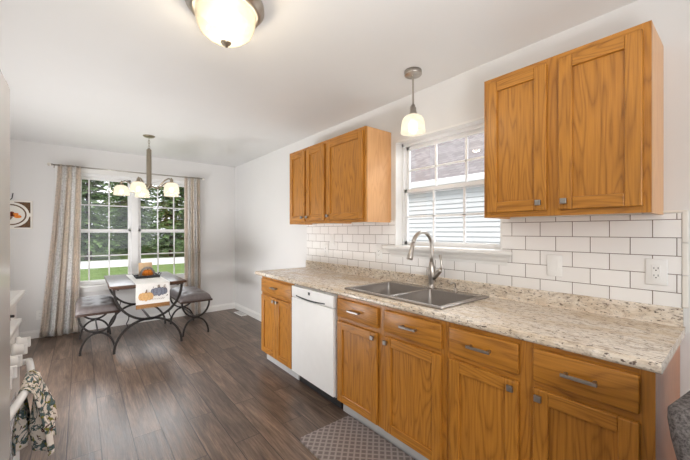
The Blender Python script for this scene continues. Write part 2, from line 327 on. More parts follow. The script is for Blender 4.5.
# ------------------------------------------------------------------ mesh helpers
class B:
    def __init__(s, *mats):
        s.bm = bmesh.new(); s.mats = list(mats) or [M['white']]; s.mi = 0; s.smooth = False
    def use(s, m):
        if m not in s.mats: s.mats.append(m)
        s.mi = s.mats.index(m); return s
    def _mark(s, faces, smooth=None):
        for f in faces:
            f.material_index = s.mi; f.smooth = s.smooth if smooth is None else smooth
    def box(s, x0, x1, y0, y1, z0, z1, bev=0.0, seg=2):
        t = bmesh.new(); bmesh.ops.create_cube(t, size=1)
        for v in t.verts:
            v.co = Vector(((x0 + x1) / 2 + v.co.x * (x1 - x0), (y0 + y1) / 2 + v.co.y * (y1 - y0), (z0 + z1) / 2 + v.co.z * (z1 - z0)))
        if bev > 0:
            bmesh.ops.bevel(t, geom=list(t.edges), offset=min(bev, 0.45 * min(abs(x1 - x0), abs(y1 - y0), abs(z1 - z0))), segments=seg, profile=0.5, affect='EDGES')
        return s._take(t, bev > 0.004)
    def _take(s, t, smooth=False):
        vm = {v: s.bm.verts.new(v.co) for v in t.verts}; fs = []
        for f in t.faces:
            try: fs.append(s.bm.faces.new([vm[v] for v in f.verts]))
            except ValueError: pass
        s._mark(fs, smooth); t.free(); return fs
    def poly(s, pts, faces, smooth=False):
        vs = [s.bm.verts.new(p) for p in pts]; fs = [s.bm.faces.new([vs[i] for i in f]) for f in faces]
        s._mark(fs, smooth); return fs
    def prism(s, pts2, axis, a0, a1, smooth=False):
        """pts2: outline in the plane normal to axis ('x': (y,z), 'y': (x,z), 'z': (x,y))"""
        def P(p, a):
            return {'x': (a, p[0], p[1]), 'y': (p[0], a, p[1]), 'z': (p[0], p[1], a)}[axis]
        n = len(pts2); vs = [s.bm.verts.new(P(p, a0)) for p in pts2] + [s.bm.verts.new(P(p, a1)) for p in pts2]
        fs = [s.bm.faces.new([vs[i], vs[(i + 1) % n], vs[n + (i + 1) % n], vs[n + i]]) for i in range(n)]
        caps = [s.bm.faces.new([vs[i] for i in range(n)]), s.bm.faces.new([vs[n + i] for i in range(n)][::-1])]
        s._mark(fs, smooth); s._mark(caps, False); return fs
    def sweep(s, path, prof, closed_prof=True, smooth=True, cap=True, radii=None):
        path = [Vector(p) for p in path]; n = len(path); rings = []
        tang = []
        for i in range(n):
            a = path[max(0, i - 1)]; b = path[min(n - 1, i + 1)]; tang.append((b - a).normalized())
        up = Vector((0, 0, 1)) if abs(tang[0].z) < 0.9 else Vector((0, 1, 0))
        nrm = (up - tang[0] * up.dot(tang[0])).normalized()
        for i in range(n):
            nrm = (nrm - tang[i] * nrm.dot(tang[i])).normalized(); bi = tang[i].cross(nrm)
            k = radii[i] if radii else 1.0
            rings.append([s.bm.verts.new(path[i] + nrm * (p[0] * k) + bi * (p[1] * k)) for p in prof])
        m = len(prof); fs = []
        for i in range(n - 1):
            for j in range(m):
                fs.append(s.bm.faces.new([rings[i][j], rings[i][(j + 1) % m], rings[i + 1][(j + 1) % m], rings[i + 1][j]]))
        s._mark(fs, smooth)
        if cap: s._mark([s.bm.faces.new(rings[0][::-1]), s.bm.faces.new(rings[-1])], False)
        return fs
    def tube(s, path, r, seg=10, radii=None):
        return s.sweep(path, [(r * math.cos(2 * PI * k / seg), r * math.sin(2 * PI * k / seg)) for k in range(seg)], radii=radii)
    def bar(s, path, w, h):
        return s.sweep(path, [(-w / 2, -h / 2), (w / 2, -h / 2), (w / 2, h / 2), (-w / 2, h / 2)], smooth=False)
    def lathe(s, prof, c=(0, 0, 0), seg=24, axis='z', rib=0.0, ribs=0):
        """prof: (r, h) list"""
        c = Vector(c); rings = []
        for r, h in prof:
            ring = []
            for k in range(seg):
                a = 2 * PI * k / seg; rr = r * (1 + rib * math.cos(a * ribs)) if ribs else r
                p = {'z': (rr * math.cos(a), rr * math.sin(a), h), 'x': (h, rr * math.cos(a), rr * math.sin(a)), 'y': (rr * math.cos(a), h, rr * math.sin(a))}[axis]
                ring.append(s.bm.verts.new(c + Vector(p)))
            rings.append(ring)
        fs = []
        for i in range(len(rings) - 1):
            for k in range(seg):
                fs.append(s.bm.faces.new([rings[i][k], rings[i][(k + 1) % seg], rings[i + 1][(k + 1) % seg], rings[i + 1][k]]))
        s._mark(fs, True)
        return fs
    def ball(s, c, r, seg=14, sc=(1, 1, 1)):
        t = bmesh.new(); bmesh.ops.create_uvsphere(t, u_segments=seg, v_segments=max(6, seg // 2 + 2), radius=r)
        for v in t.verts: v.co = Vector((v.co.x * sc[0], v.co.y * sc[1], v.co.z * sc[2])) + Vector(c)
        return s._take(t, True)

def base_of(o):
    v = Vector((0, 0, 0))
    while o is not None: v = v + Vector(o.location); o = o.parent
    return v
def obj(name, b, parent=None, fix=True, at=None):
    """link the builder as ONE mesh object; world-space input, local to its parent or to `at`"""
    bm = b.bm
    off = base_of(parent) if parent else Vector(at or (0, 0, 0))
    for v in bm.verts: v.co -= off
    if fix: bmesh.ops.recalc_face_normals(bm, faces=bm.faces)
    me = bpy.data.meshes.new(name); bm.to_mesh(me); bm.free()
    for m in b.mats: me.materials.append(m)
    o = bpy.data.objects.new(name, me); COL.objects.link(o)
    if parent: o.parent = parent
    elif at: o.location = at
    return o
def tag(o, label, cat, group=None, kind=None):
    o['label'] = label; o['category'] = cat
    if group: o['group'] = group
    if kind: o['kind'] = kind
    return o
def thing(name, loc, label, cat, group=None):
    o = bpy.data.objects.new(name, None); COL.objects.link(o); o.location = loc; o.empty_display_size = 0.05
    return tag(o, label, cat, group)
def struct(name, b, parent=None):
    o = obj(name, b, parent)
    if not parent: o['kind'] = 'structure'
    return o
def dup(o, parent=None, loc=None, label=None):
    c = o.copy(); COL.objects.link(c)
    if parent: c.parent = parent
    if loc is not None: c.location = loc
    if label: c['label'] = label
    for ch in [k for k in o.children]: dup(ch, c)
    return c
def arc(n, f): return [f(i / n) for i in range(n + 1)]

# ------------------------------------------------------------------ the room
WX, YF, H = 2.0975, 5.63, 2.458
LX, YB = -1.05, -3.0
b = B(M['floor']); b.box(LX - 0.15, WX + 0.15, YB, YF + 0.15, -0.15, 0); struct('floor', b)
b = B(M['ceiling']); b.box(LX - 0.15, WX + 0.15, YB, YF + 0.15, H, H + 0.15); struct('ceiling', b)
# right wall with kitchen window opening
KY0, KY1, KZ0, KZ1 = 0.984, 1.905, 1.205, 2.105
b = B(M['wall']); T = 0.15
b.box(WX, WX + T, YB, KY0, 0, H); b.box(WX, WX + T, KY1, YF + T, 0, H)
b.box(WX, WX + T, KY0, KY1, 0, KZ0); b.box(WX, WX + T, KY0, KY1, KZ1, H); struct('wall_right', b)
# far wall with dining window opening
FX0, FX1, FZ0, FZ1 = -0.20, 1.44, 0.60, 2.13
b = B(M['wall'])
b.box(LX - T, FX0, YF, YF + T, 0, H); b.box(FX1, WX, YF, YF + T, 0, H)
b.box(FX0, FX1, YF, YF + T, 0, FZ0); b.box(FX0, FX1, YF, YF + T, FZ1, H); struct('wall_far', b)
b = B(M['wall']); b.box(LX - T, LX, YB, YF, 0, H); struct('wall_left', b)
b = B(M['wall']); b.box(-0.45, -0.325, 2.30, 3.02, 0, 0.905); struct('wall_half', b)
b = B(M['trim'])
b.prism([(-.303, .905), (-.296, .905), (-.296, .916), (-.285, .922), (-.285, .942), (-.29, .948), (-.303, .948)], 'y', 2.29, 3.05)
b.use(M['wall']); b.box(-.48, -.303, 2.29, 3.05, .905, .9475)
struct('trim_1', b)
# baseboards
def baseprof(d): return [(0, 0), (d, 0), (d, 0.075), (d * 0.6, 0.085), (d * 0.35, 0.1), (0, 0.1)]
b = B(M['trim']); b.prism([(WX - p[0], p[1]) for p in baseprof(0.014)], 'y', 3.22, YF); struct('baseboard_right', b)
b = B(M['trim']); b.prism([(YF - p[0], p[1]) for p in baseprof(0.014)], 'x', LX, WX); struct('baseboard_far', b)

def sash(b, x_or_y, axis, a0, a1, z0, z1, d0, d1, cols, rows, st=0.035, mt=0.016):
    """sash frame + muntins in a plane; axis 'x' = plane normal to y (a along x), 'y' = plane normal to x (a along y)"""
    def bx(p0, p1, q0, q1, e0, e1):
        if axis == 'x': b.box(p0, p1, e0, e1, q0, q1, 0.002, 1)
        else: b.box(e0, e1, p0, p1, q0, q1, 0.002, 1)
    bx(a0, a0 + st, z0, z1, d0, d1); bx(a1 - st, a1, z0, z1, d0, d1)
    bx(a0, a1, z0, z0 + st, d0, d1); bx(a0, a1, z1 - st, z1, d0, d1)
    m = (d0 + d1) / 2
    for i in range(1, cols):
        c = a0 + st + (a1 - a0 - 2 * st) * i / cols; bx(c - mt / 2, c + mt / 2, z0 + st, z1 - st, m - 0.009, m + 0.009)
    for i in range(1, rows):
        c = z0 + st + (z1 - z0 - 2 * st) * i / rows; bx(a0 + st, a1 - st, c - mt / 2, c + mt / 2, m - 0.009, m + 0.009)

# dining window: two double hung units
win = bpy.data.objects.new('window_1', None); COL.objects.link(win); win.location = ((FX0 + FX1) / 2, YF, FZ0); win['kind'] = 'structure'
b = B(M['vinyl'])
b.box(FX0, FX0 + .035, YF + .02, YF + .12, FZ0, FZ1); b.box(FX1 - .035, FX1, YF + .02, YF + .12, FZ0, FZ1)
b.box(FX0, FX1, YF + .02, YF + .12, FZ1 - .045, FZ1); b.box(FX0, FX1, YF + .02, YF + .12, FZ0, FZ0 + .03)
b.box(0.575, 0.665, YF + .01, YF + .12, FZ0, FZ1, 0.004, 1)
obj('window_frame', b, win)
for u0, u1 in ((FX0 + .035, 0.575), (0.665, FX1 - .035)):
    zm = 1.345
    b = B(M['vinyl']); sash(b, 0, 'x', u0, u1, FZ0 + .03, zm + .025, YF + .035, YF + .065, 3, 2); obj('lower_sash', b, win)
    b = B(M['vinyl']); sash(b, 0, 'x', u0, u1, zm - .025, FZ1 - .045, YF + .07, YF + .10, 3, 2); obj('upper_sash', b, win)
    for nm, z0, z1, d in (('lower_pane', FZ0 + .06, zm, YF + .05), ('upper_pane', zm, FZ1 - .07, YF + .085)):
        b = B(M['glass']); b.box(u0 + .03, u1 - .03, d - .0015, d + .0015, z0, z1); obj(nm, b, win)
b = B(M['trim'])
b.box(FX0 - .055, FX0 + .004, YF - .016, YF, FZ0 - .02, FZ1, .004); b.box(FX1 - .004, FX1 + .055, YF - .016, YF, FZ0 - .02, FZ1, .004)
b.box(FX0 - .055, FX1 + .055, YF - .018, YF, FZ1 - .004, FZ1 + .058, .004)
b.box(FX0 - .07, FX1 + .07, YF - .05, YF + .03, FZ0 - .022, FZ0 + .003, .006)
b.box(FX0 - .05, FX1 + .05, YF - .018, YF, FZ0 - .085, FZ0 - .022, .004)
obj('window_casing', b, win)

# kitchen window
kw = bpy.data.objects.new('window_2', None); COL.objects.link(kw); kw.location = (WX, (KY0 + KY1) / 2, KZ0); kw['kind'] = 'structure'
b = B(M['vinyl']); gx = WX + 0.075
b.box(gx, gx + .07, KY1 - .03, KY1, KZ0, KZ1); b.box(gx, gx + .07, KY0, KY0 + .03, KZ0, KZ1)
b.box(gx, gx + .07, KY0, KY1, KZ1 - .035, KZ1); b.box(gx, gx + .07, KY0, KY1, KZ0, KZ0 + .02)
obj('window_frame', b, kw)
b = B(M['vinyl']); sash(b, 0, 'y', KY0 + .03, KY1 - .03, KZ0 + .02, 1.70, gx + .012, gx + .036, 3, 2, .03); obj('lower_sash', b, kw)
b = B(M['vinyl']); sash(b, 0, 'y', KY0 + .03, KY1 - .03, 1.66, KZ1 - .035, gx + .040, gx + .064, 3, 2, .03); obj('upper_sash', b, kw)
b = B(M['glass']); b.box(gx + .022, gx + .025, KY0 + .05, KY1 - .05, KZ0 + .04, 1.68); obj('lower_pane', b, kw)
b = B(M['glass']); b.box(gx + .050, gx + .053, KY0 + .05, KY1 - .05, 1.68, KZ1 - .05); obj('upper_pane', b, kw)
b = B(M['trim'])   # painted reveal
b.box(WX - .003, gx, KY1 - .012, KY1 + .003, KZ0, KZ1 + .004); b.box(WX - .003, gx, KY0 - .003, KY0 + .012, KZ0, KZ1 + .004)
b.box(WX - .003, gx, KY0, KY1, KZ1 - .012, KZ1 + .004)
obj('window_reveal', b, kw)
# moulded stool with mitred ends
b = B(M['trim'])
prof = [(0.0, 1.124), (0.012, 1.124), (0.016, 1.142), (0.030, 1.158), (0.036, 1.172), (0.052, 1.184), (0.056, 1.192), (0.066, 1.196), (0.066, 1.212), (0.060, 1.218), (0.0, 1.218)]
pts = []; n = len(prof)
for s_, y in ((-1, 0.965), (1, 1.925)):
    for d, z in prof: pts.append((WX - 0.002 - d, y + s_ * d, z))
faces = [[i, (i + 1) % n, n + (i + 1) % n, n + i] for i in range(n)] + [list(range(n)), list(range(2 * n - 1, n - 1, -1))]
b.poly(pts, faces); b.box(WX - .004, gx + .01, KY0, KY1, 1.205, 1.218)
obj('window_sill', b, kw)

# backsplash
b = B(M['tile'])
b.box(WX - .0085, WX - .0004, 0.186, KY0, .9965, 1.4205); b.box(WX - .0085, WX - .0004, KY0, KY1, .9965, 1.124); b.box(WX - .0085, WX - .0004, KY1, 3.2977, .9965, 1.4205)
b.box(WX - .0085, WX - .0004, KY0 - .02, KY0, 1.12, 1.2)
bs = tag(obj('backsplash', b), 'white subway tile backsplash with dark grout on the kitchen wall', 'backsplash')
b = B(M['cream'])
for k in range(3): b.box(WX - .011, WX - .0004, .164, .1845, .9965 + k * .1455 + .001, .9965 + (k + 1) * .1455 - .001, .004)
obj('end_trim', b, bs)
for ya, yb_ in ((.164, .98), (1.925, 3.297)):
    b = B(M['cream']); y = ya
    while y < yb_ - .03:
        b.box(WX - .011, WX - .0004, y + .001, min(y + .149, yb_), 1.4225, 1.434, .004); y += .15
    obj('top_trim', b, bs)

# ------------------------------------------------------------------ cabinets
XF = 1.474            # face frame plane
XD = XF - 0.019       # door face
BY = 3.19
def shaker(name, parent, x, y0, y1, z0, z1, stile=.057, th=.019):
    """frame-and-panel door facing -X, its face at x"""
    b = B(M['oak_z'])
    b.box(x, x + th, y0, y0 + stile, z0, z1, .004, 2); b.box(x, x + th, y1 - stile, y1, z0, z1, .004, 2)
    b.use(M['oak_y']); b.box(x, x + th, y0 + stile, y1 - stile, z0, z0 + stile, .004, 2); b.box(x, x + th, y0 + stile, y1 - stile, z1 - stile, z1, .004, 2)
    d = obj(name, b, parent)
    b = B(M['oak_z']); b.box(x + .0125, x + .0180, y0 + stile - .006, y1 - stile + .006, z0 + stile - .006, z1 - stile + .006)
    obj('panel', b, d); return d
def knob(parent, x, y, z):
    b = B(M['pewter']); b.lathe([(0.0001, 0), (.006, 0), (.005, -.014), (.0001, -.014)], (x, y, z), 12, 'x')
    b.box(x - .026, x - .012, y - .0135, y + .0135, z - .0135, z + .0135, .003, 2)
    return obj('knob', b, parent)
def pull(parent, x, y, z, L=.116):
    b = B(M['pewter'])
    for s_ in (-1, 1): b.box(x - .026, x + .001, y + s_ * (L / 2 - .012) - .0055, y + s_ * (L / 2 - .012) + .0055, z - .006, z + .006, .0015, 1)
    b.box(x - .034, x - .024, y - L / 2, y + L / 2, z - .0065, z + .0065, .002, 2)
    return obj('handle', b, parent)
def drawer(parent, x, y0, y1, z0, z1):
    b = B(M['oak_y']); b.box(x, x + .019, y0, y1, z0, z1, .005, 3); d = obj('drawer', b, parent)
    pull(d, x, (y0 + y1) / 2, (z0 + z1) / 2 + .002); return d
def base_cab(name, y0, y1, label, divs, drs, drw, knobs):
    t = thing(name, (WX - .31, (y0 + y1) / 2, 0), label, 'cabinet')
    b = B(M['oak_base_side_shaded'])
    b.box(XF + .018, WX - .003, y0, y0 + .016, .10, .875); b.box(XF + .018, WX - .003, y1 - .016, y1, .10, .875)
    b.box(XF + .018, WX - .003, y0 + .016, y1 - .016, .10, .116); b.box(WX - .012, WX - .003, y0 + .016, y1 - .016, .116, .875)
    b.box(1.545, WX - .01, y0 + .001, y0 + .014, 0, .10); b.box(1.545, WX - .01, y1 - .014, y1 - .001, 0, .10)
    obj('body', b, t)
    b = B(M['oak_z'])
    ys = [y0] + divs + [y1]
    for k, y in enumerate(ys):
        a = y if k == 0 else (y - .04 if k == len(ys) - 1 else y - .03); e = a + (.04 if k in (0, len(ys) - 1) else .06)
        b.box(XF, XF + .018, a, e, .10, .876)
    b.use(M['oak_y'])
    for z0, z1 in ((.10, .125), (.68, .735), (.84, .876)): b.box(XF + .0005, XF + .0175, y0 + .03, y1 - .03, z0, z1)
    obj('face_frame', b, t)
    b = B(M['toe']); b.box(1.527, 1.540, y0, y1, 0, .099); obj('toe_kick', b, t)
    for a, e in drw: drawer(t, XD, a, e, .7225, .854)
    for (a, e), ky in zip(drs, knobs):
        d = shaker('door', t, XD, a, e, .110, .692); knob(d, XD, ky, .662)
    return t
base_cab('base_cabinet', 2.545, BY, 'oak base cabinet with one drawer and two doors, left of the white dishwasher', [], [(2.853, 3.172), (2.561, 2.847)], [(2.561, 3.172)], [2.885, 2.815])
base_cab('base_cabinet', .982, 1.903, 'oak base cabinet under the sink, right of the white dishwasher', [1.445], [(1.477, 1.887), (1.006, 1.415)], [(1.474, 1.887), (1.004, 1.413)], [1.503, 1.389])
base_cab('base_cabinet', .191, .980, 'oak base cabinet at the near end of the counter, beside the grey armchair', [.59], [(.619, .957), (.228, .561)], [(.619, .957), (.228, .561)], [.645, .535])

XU = 1.7985
def wall_cab(y0, y1, label, drs, knobs):
    t = thing('wall_cabinet', (WX - .15, (y0 + y1) / 2, 1.416), label, 'cabinet')
    z0, z1 = 1.416, 2.196
    b = B(M['oak_side_lit'])
    b.box(XU + .018, WX - .001, y0, y0 + .014, z0, z1); b.box(XU + .018, WX - .001, y1 - .014, y1, z0, z1)
    b.box(XU + .018, WX - .001, y0 + .014, y1 - .014, z0 + .02, z0 + .034); b.box(XU + .018, WX - .001, y0 + .014, y1 - .014, z1 - .014, z1 - .001)
    b.box(WX - .008, WX - .001, y0 + .014, y1 - .014, z0 + .034, z1 - .014)
    obj('body', b, t)
    b = B(M['oak_z']); b.box(XU, XU + .018, y0, y0 + .038, z0, z1); b.box(XU, XU + .018, y1 - .038, y1, z0, z1)
    for k in range(len(drs) - 1):
        m = (drs[k][0] + drs[k + 1][1]) / 2; b.box(XU, XU + .018, m - .03, m + .03, z0, z1)
    b.use(M['oak_y']); b.box(XU + .0005, XU + .0175, y0 + .03, y1 - .03, z0, z0 + .04); b.box(XU + .0005, XU + .0175, y0 + .03, y1 - .03, z1 - .04, z1)
    obj('face_frame', b, t)
    for (a, e), ky in zip(drs, knobs):
        d = shaker('door', t, XU - .019, a, e, 1.444, 2.168); knob(d, XU - .019, ky, 1.482)
    return t
wall_cab(2.49, 3.19, 'oak wall cabinet with two narrow doors above the far end of the counter', [(2.859, 3.160), (2.512, 2.825)], [2.889, 2.795])
wall_cab(1.9496, 2.488, 'oak wall cabinet with one door, between the two-door cabinet and the sink window', [(1.974, 2.474)], [2.444])
wall_cab(.2447, .95, 'oak wall cabinet with two doors, right of the sink window above a switch and outlet', [(.625, .927), (.270, .573)], [.655, .545])

# countertop
SK = (1.512, 2.035, 1.040, 1.872)      # sink rim x0,x1,y0,y1
b = B(M['granite']); zt, zb, cx, y0, y1 = .914, .876, 1.4495, .174, 3.32
hx0, hx1, hy0, hy1 = SK[0] + .02, SK[1] - .02, SK[2] + .02, SK[3] - .02
fr = [(cx + .012, zb), (cx + .004, zb + .004), (cx, zb + .012), (cx, zt - .014), (cx + .004, zt - .004), (cx + .013, zt)]
b.prism(fr + [(hx0, zt), (hx0, zb)], 'y', y0, y1)
b.box(hx0, hx1, y0, hy0, zb, zt); b.box(hx0, hx1, hy1, y1, zb, zt); b.box(hx1, WX - .002, y0, y1, zb, zt)
ct = tag(obj('countertop', b), 'speckled beige granite-look countertop running along the kitchen wall', 'countertop')
b = B(M['granite']); b.prism([(WX - .001, zt), (WX - .026, zt), (WX - .021, zt + .008), (WX - .021, .990), (WX - .016, .9965), (WX - .001, .9965)], 'y', y0 + .006, 3.30); obj('backsplash_lip', b, ct)

# sink
sk = thing('kitchen_sink', ((SK[0] + SK[1]) / 2, (SK[2] + SK[3]) / 2, .914), 'dark grey double bowl drop-in sink set in the countertop', 'sink')
x0, x1, y0, y1 = SK; rim_t = .926; by = 1.452
bowls = [(x0 + .035, x1 - .085, y0 + .035, by - .014), (x0 + .035, x1 - .085, by + .014, y1 - .035)]
b = B(M['sink'])
def rr(x0, x1, y0, y1, r, z, n=5):
    o = []
    for cx_, cy_, a0 in ((x1 - r, y1 - r, 0), (x0 + r, y1 - r, PI / 2), (x0 + r, y0 + r, PI), (x1 - r, y0 + r, 1.5 * PI)):
        for k in range(n + 1):
            a = a0 + PI / 2 * k / n; o.append((cx_ + r * math.cos(a), cy_ + r * math.sin(a), z))
    return o
b.box(x0, bowls[0][0], y0, y1, .9145, rim_t, .003); b.box(bowls[0][1], x1, y0, y1, .9145, rim_t, .003)
b.box(bowls[0][0], bowls[0][1], y0, bowls[0][2], .9145, rim_t, .003); b.box(bowls[0][0], bowls[0][1], bowls[1][3], y1, .9145, rim_t, .003)
b.box(bowls[0][0], bowls[0][1], bowls[0][3], bowls[1][2], .9145, rim_t - .002, .003)
obj('rim', b, sk)
for q in bowls:
    b = B(M['sink'])
    rings = [rr(*q, .02, .924), rr(q[0] + .006, q[1] - .006, q[2] + .006, q[3] - .006, .035, .76), rr(q[0] + .03, q[1] - .03, q[2] + .03, q[3] - .03, .05, .735)]
    vs = [[b.bm.verts.new(p) for p in r] for r in rings]; m = len(rings[0]); fs = []
    for i in range(2):
        for j in range(m): fs.append(b.bm.faces.new([vs[i][j], vs[i][(j + 1) % m], vs[i + 1][(j + 1) % m], vs[i + 1][j]]))
    fs.append(b.bm.faces.new(vs[2])); b._mark(fs, True); fs[-1].smooth = False
    bo = obj('bowl', b, sk, fix=False)
    for p in bo.data.polygons: pass
    b = B(M['steel']); c = ((q[0] + q[1]) / 2, (q[2] + q[3]) / 2, .735)
    b.lathe([(.0001, .003), (.02, .002), (.038, .004), (.044, .002), (.044, 0)], c, 20); obj('drain', b, bo)

# faucet
FY = 1.452; FXB = 1.992
fa = thing('faucet', (FXB, FY, rim_t), 'brushed nickel gooseneck pull-down faucet with side lever behind the sink', 'faucet')
b = B(M['nickel'])
b.lathe([(.0001, 0), (.030, 0), (.030, .006), (.022, .014), (.021, .03), (.025, .07), (.029, .11), (.028, .135), (.020, .165), (.015, .19), (.0001, .19)], (FXB, FY, rim_t), 24)
obj('body', b, fa)
b = B(M['nickel']); R = .098; zc = rim_t + .310
path = [(FXB, FY, rim_t + .16), (FXB, FY, rim_t + .24)] + arc(18, lambda s_: (FXB - R + R * math.cos(PI * s_ * .93), FY + .012 * s_, zc + R * math.sin(PI * s_ * .93)))
b.tube(path, .0135, 14); obj('spout', b, fa)
e = Vector(path[-1]); d = (e - Vector(path[-2])).normalized()
b = B(M['nickel']); b.tube([e, e + d * .03, e + d * .07, e + d * .105, e + d * .118], .0125, 16, radii=[1.0, 1.15, 1.4, 1.75, 1.7]); obj('spray_head', b, fa)
b = B(M['nickel']); b.tube([(FXB + .002, FY - .005, rim_t + .065), (FXB + .004, FY - .035, rim_t + .098), (FXB + .006, FY - .065, rim_t + .132), (FXB + .006, FY - .074, rim_t + .142)], .019, 14, radii=[1.0, 1.05, .95, .7])
b.tube([(FXB + .006, FY - .068, rim_t + .132), (FXB + .008, FY - .078, rim_t + .165), (FXB + .010, FY - .074, rim_t + .205), (FXB + .010, FY - .064, rim_t + .245)], .010, 12, radii=[1.2, .9, .8, 1.0]); obj('lever', b, fa)
# soap pump
sp = thing('soap_dispenser', (2.0, 1.262, rim_t), 'small nickel soap dispenser pump right of the faucet', 'soap dispenser')
b = B(M['nickel']); b.lathe([(.0001, 0), (.016, 0), (.016, .004), (.011, .01), (.009, .028), (.0001, .028)], (2.0, 1.262, rim_t), 16); obj('base', b, sp)
b = B(M['nickel']); b.tube([(2.0, 1.262, rim_t + .026), (2.0, 1.262, rim_t + .05), (1.99, 1.265, rim_t + .06), (1.97, 1.27, rim_t + .062), (1.955, 1.274, rim_t + .054)], .006, 10); obj('spout', b, sp)

# dishwasher
dw = thing('dishwasher', (1.78, 2.225, 0), 'white front-panel dishwasher between the two oak base cabinets', 'dishwasher')
DX = 1.448
b = B(M['dwwhite']); b.box(DX + .03, 2.06, 1.928, 2.532, .10, .868); obj('body', b, dw)
b = B(M['dwwhite']); b.box(DX, DX + .029, 1.925, 2.535, .112, .764, .006, 3); obj('door', b, dw)
b = B(M['dwwhite']); b.box(DX, DX + .029, 1.925, 2.535, .767, .862, .006, 3); pn = obj('control_panel', b, dw)
b = B(M['black'])
n = 14; up = [(2.03 + .43 * k / n, .790 - .010 * math.sin(PI * k / n)) for k in range(n + 1)]; lo = [(y, z - .009 - .004 * math.sin(PI * k / n)) for k, (y, z) in enumerate(up)]
b.prism(up + lo[::-1], 'x', DX - .0015, DX + .004); obj('handle_slot', b, pn)
b = B(M['black']); b.box(DX - .001, DX + .002, 2.237, 2.266, .818, .842); obj('badge', b, pn)
b = B(M['black']); b.box(1.53, 1.545, 1.93, 2.53, 0.0, .108); obj('toe_kick', b, dw)

# wall plates
def plate(y, z, label, kind, x=WX - .008, rot=None):
    t = thing('wall_outlet' if kind == 'outlet' else 'light_switch', (x, y, z), label, 'outlet' if kind == 'outlet' else 'light switch')
    b = B(M['whiteplastic']); b.box(x - .008, x - .0003, y - .038, y + .038, z - .061, z + .061, .005, 2); obj('cover_plate', b, t)
    if kind == 'outlet':
        b = B(M['whiteplastic']); b.box(x - .0105, x - .006, y - .0165, y + .0165, z - .034, z + .034, .002, 1)
        b.use(M['black'])
        for dz in (.017, -.017):
            b.box(x - .0110, x - .0103, y - .0085, y - .0060, z + dz - .003, z + dz + .006); b.box(x - .0110, x - .0103, y + .006, y + .0082, z + dz - .003, z + dz + .005)
            b.lathe([(.0001, -.0007), (.0027, -.0007), (.0027, 0)], (x - .0104, y, z + dz - .009), 10, 'x')
        obj('receptacle', b, t)
    else:
        b = B(M['whiteplastic']); b.prism([(x - .006, z - .034), (x - .0140, z - .034), (x - .0095, z + .034), (x - .005, z + .034)], 'y', y - .0165, y + .0165); obj('rocker', b, t)
    return t
plate(.688, 1.146, 'white rocker light switch on the tiles below the near wall cabinet', 'switch')
plate(.268, 1.150, 'white double outlet on the tiles at the near end of the backsplash', 'outlet')
plate(2.79, 1.25, 'white rocker light switch on the tiles, higher plate under the far wall cabinets', 'switch')
plate(2.90, 1.14, 'white double outlet on the tiles, lower plate near the far end of the backsplash', 'outlet')
plate(2.085, 1.15, 'white double outlet on the tiles just left of the sink window sill', 'outlet')
# outlet on the far wall
t = thing('wall_outlet', (-.395, YF, .285), 'white outlet low on the far wall beside the left curtain', 'outlet')
b = B(M['whiteplastic']); b.box(-.43, -.36, YF - .006, YF, .227, .343, .003, 2); obj('cover_plate', b, t)
b = B(M['whiteplastic']); b.box(-.4115, -.3785, YF - .009, YF - .005, .251, .319, .002, 1)
b.use(M['black'])
for dz in (.017, -.017):
    for dx in (-.007, .007): b.box(-.395 + dx - .0012, -.395 + dx + .0012, YF - .0095, YF - .0088, .285 + dz - .003, .285 + dz + .006)
obj('receptacle', b, t)
# floor register
t = thing('floor_vent', (2.015, 5.18, 0), 'white floor register by the baseboard in the far corner', 'vent')
b = B(M['whiteplastic']); b.box(1.965, 2.065, 5.02, 5.34, .0005, .008, .003, 2); obj('frame', b, t)
b = B(M['toe']); 
for k in range(14): b.box(1.98, 2.05, 5.035 + k * .021, 5.045 + k * .021, .0075, .0095)
obj('louvers', b, t)

# ------------------------------------------------------------------ lamps
def bell(c, s_=1.0, seg=36):
    prof = [(.024, .0), (.045, -.006), (.064, -.022), (.074, -.045), (.078, -.075), (.080, -.105), (.083, -.120)]
    prof = [(r * s_, h * s_) for r, h in prof]; inner = [(r - .003, h) for r, h in prof][::-1]
    b = B(M['shade']); b.lathe(prof + inner, c, seg, 'z', .012, 18); return b
def lamp_bulb(c, r=.026):
    b = B(M['bulb']); b.ball(c, r, 14, (1, 1, 1.25)); b.use(M['cream']); b.lathe([(.013, .03), (.013, .058), (.0001, .058)], c, 12); return b
# chandelier
CX, CY = .626, 4.423
ch = thing('chandelier', (CX, CY, H), 'brass five-light chandelier with ribbed glass shades over the dining table', 'chandelier')
b = B(M['brass']); b.lathe([(.0001, -.022), (.02, -.022), (.05, -.016), (.062, -.006), (.064, -.0005), (.0001, -.0005)], (CX, CY, H), 28); obj('canopy', b, ch)
b = B(M['brass'])
for k in range(4):
    zc = H - .04 - k * .031; pts = [(CX + (.009 * math.cos(a) if k % 2 else 0), CY + (0 if k % 2 else .009 * math.cos(a)), zc + .02 * math.sin(a)) for a in [2 * PI * i / 12 for i in range(13)]]
    b.tube(pts, .0025, 6)
obj('chain', b, ch)
b = B(M['brass']); b.lathe([(.0001, 2.312), (.012, 2.312), (.019, 2.30), (.026, 2.296), (.026, 1.90), (.034, 1.89), (.034, 1.865), (.024, 1.85), (.012, 1.84), (.0001, 1.835)], (CX, CY, 0), 24); obj('column', b, ch)
fwd = Vector((-.626, -4.423, 0)).normalized(); lat = Vector((fwd.y, -fwd.x, 0)) * -1
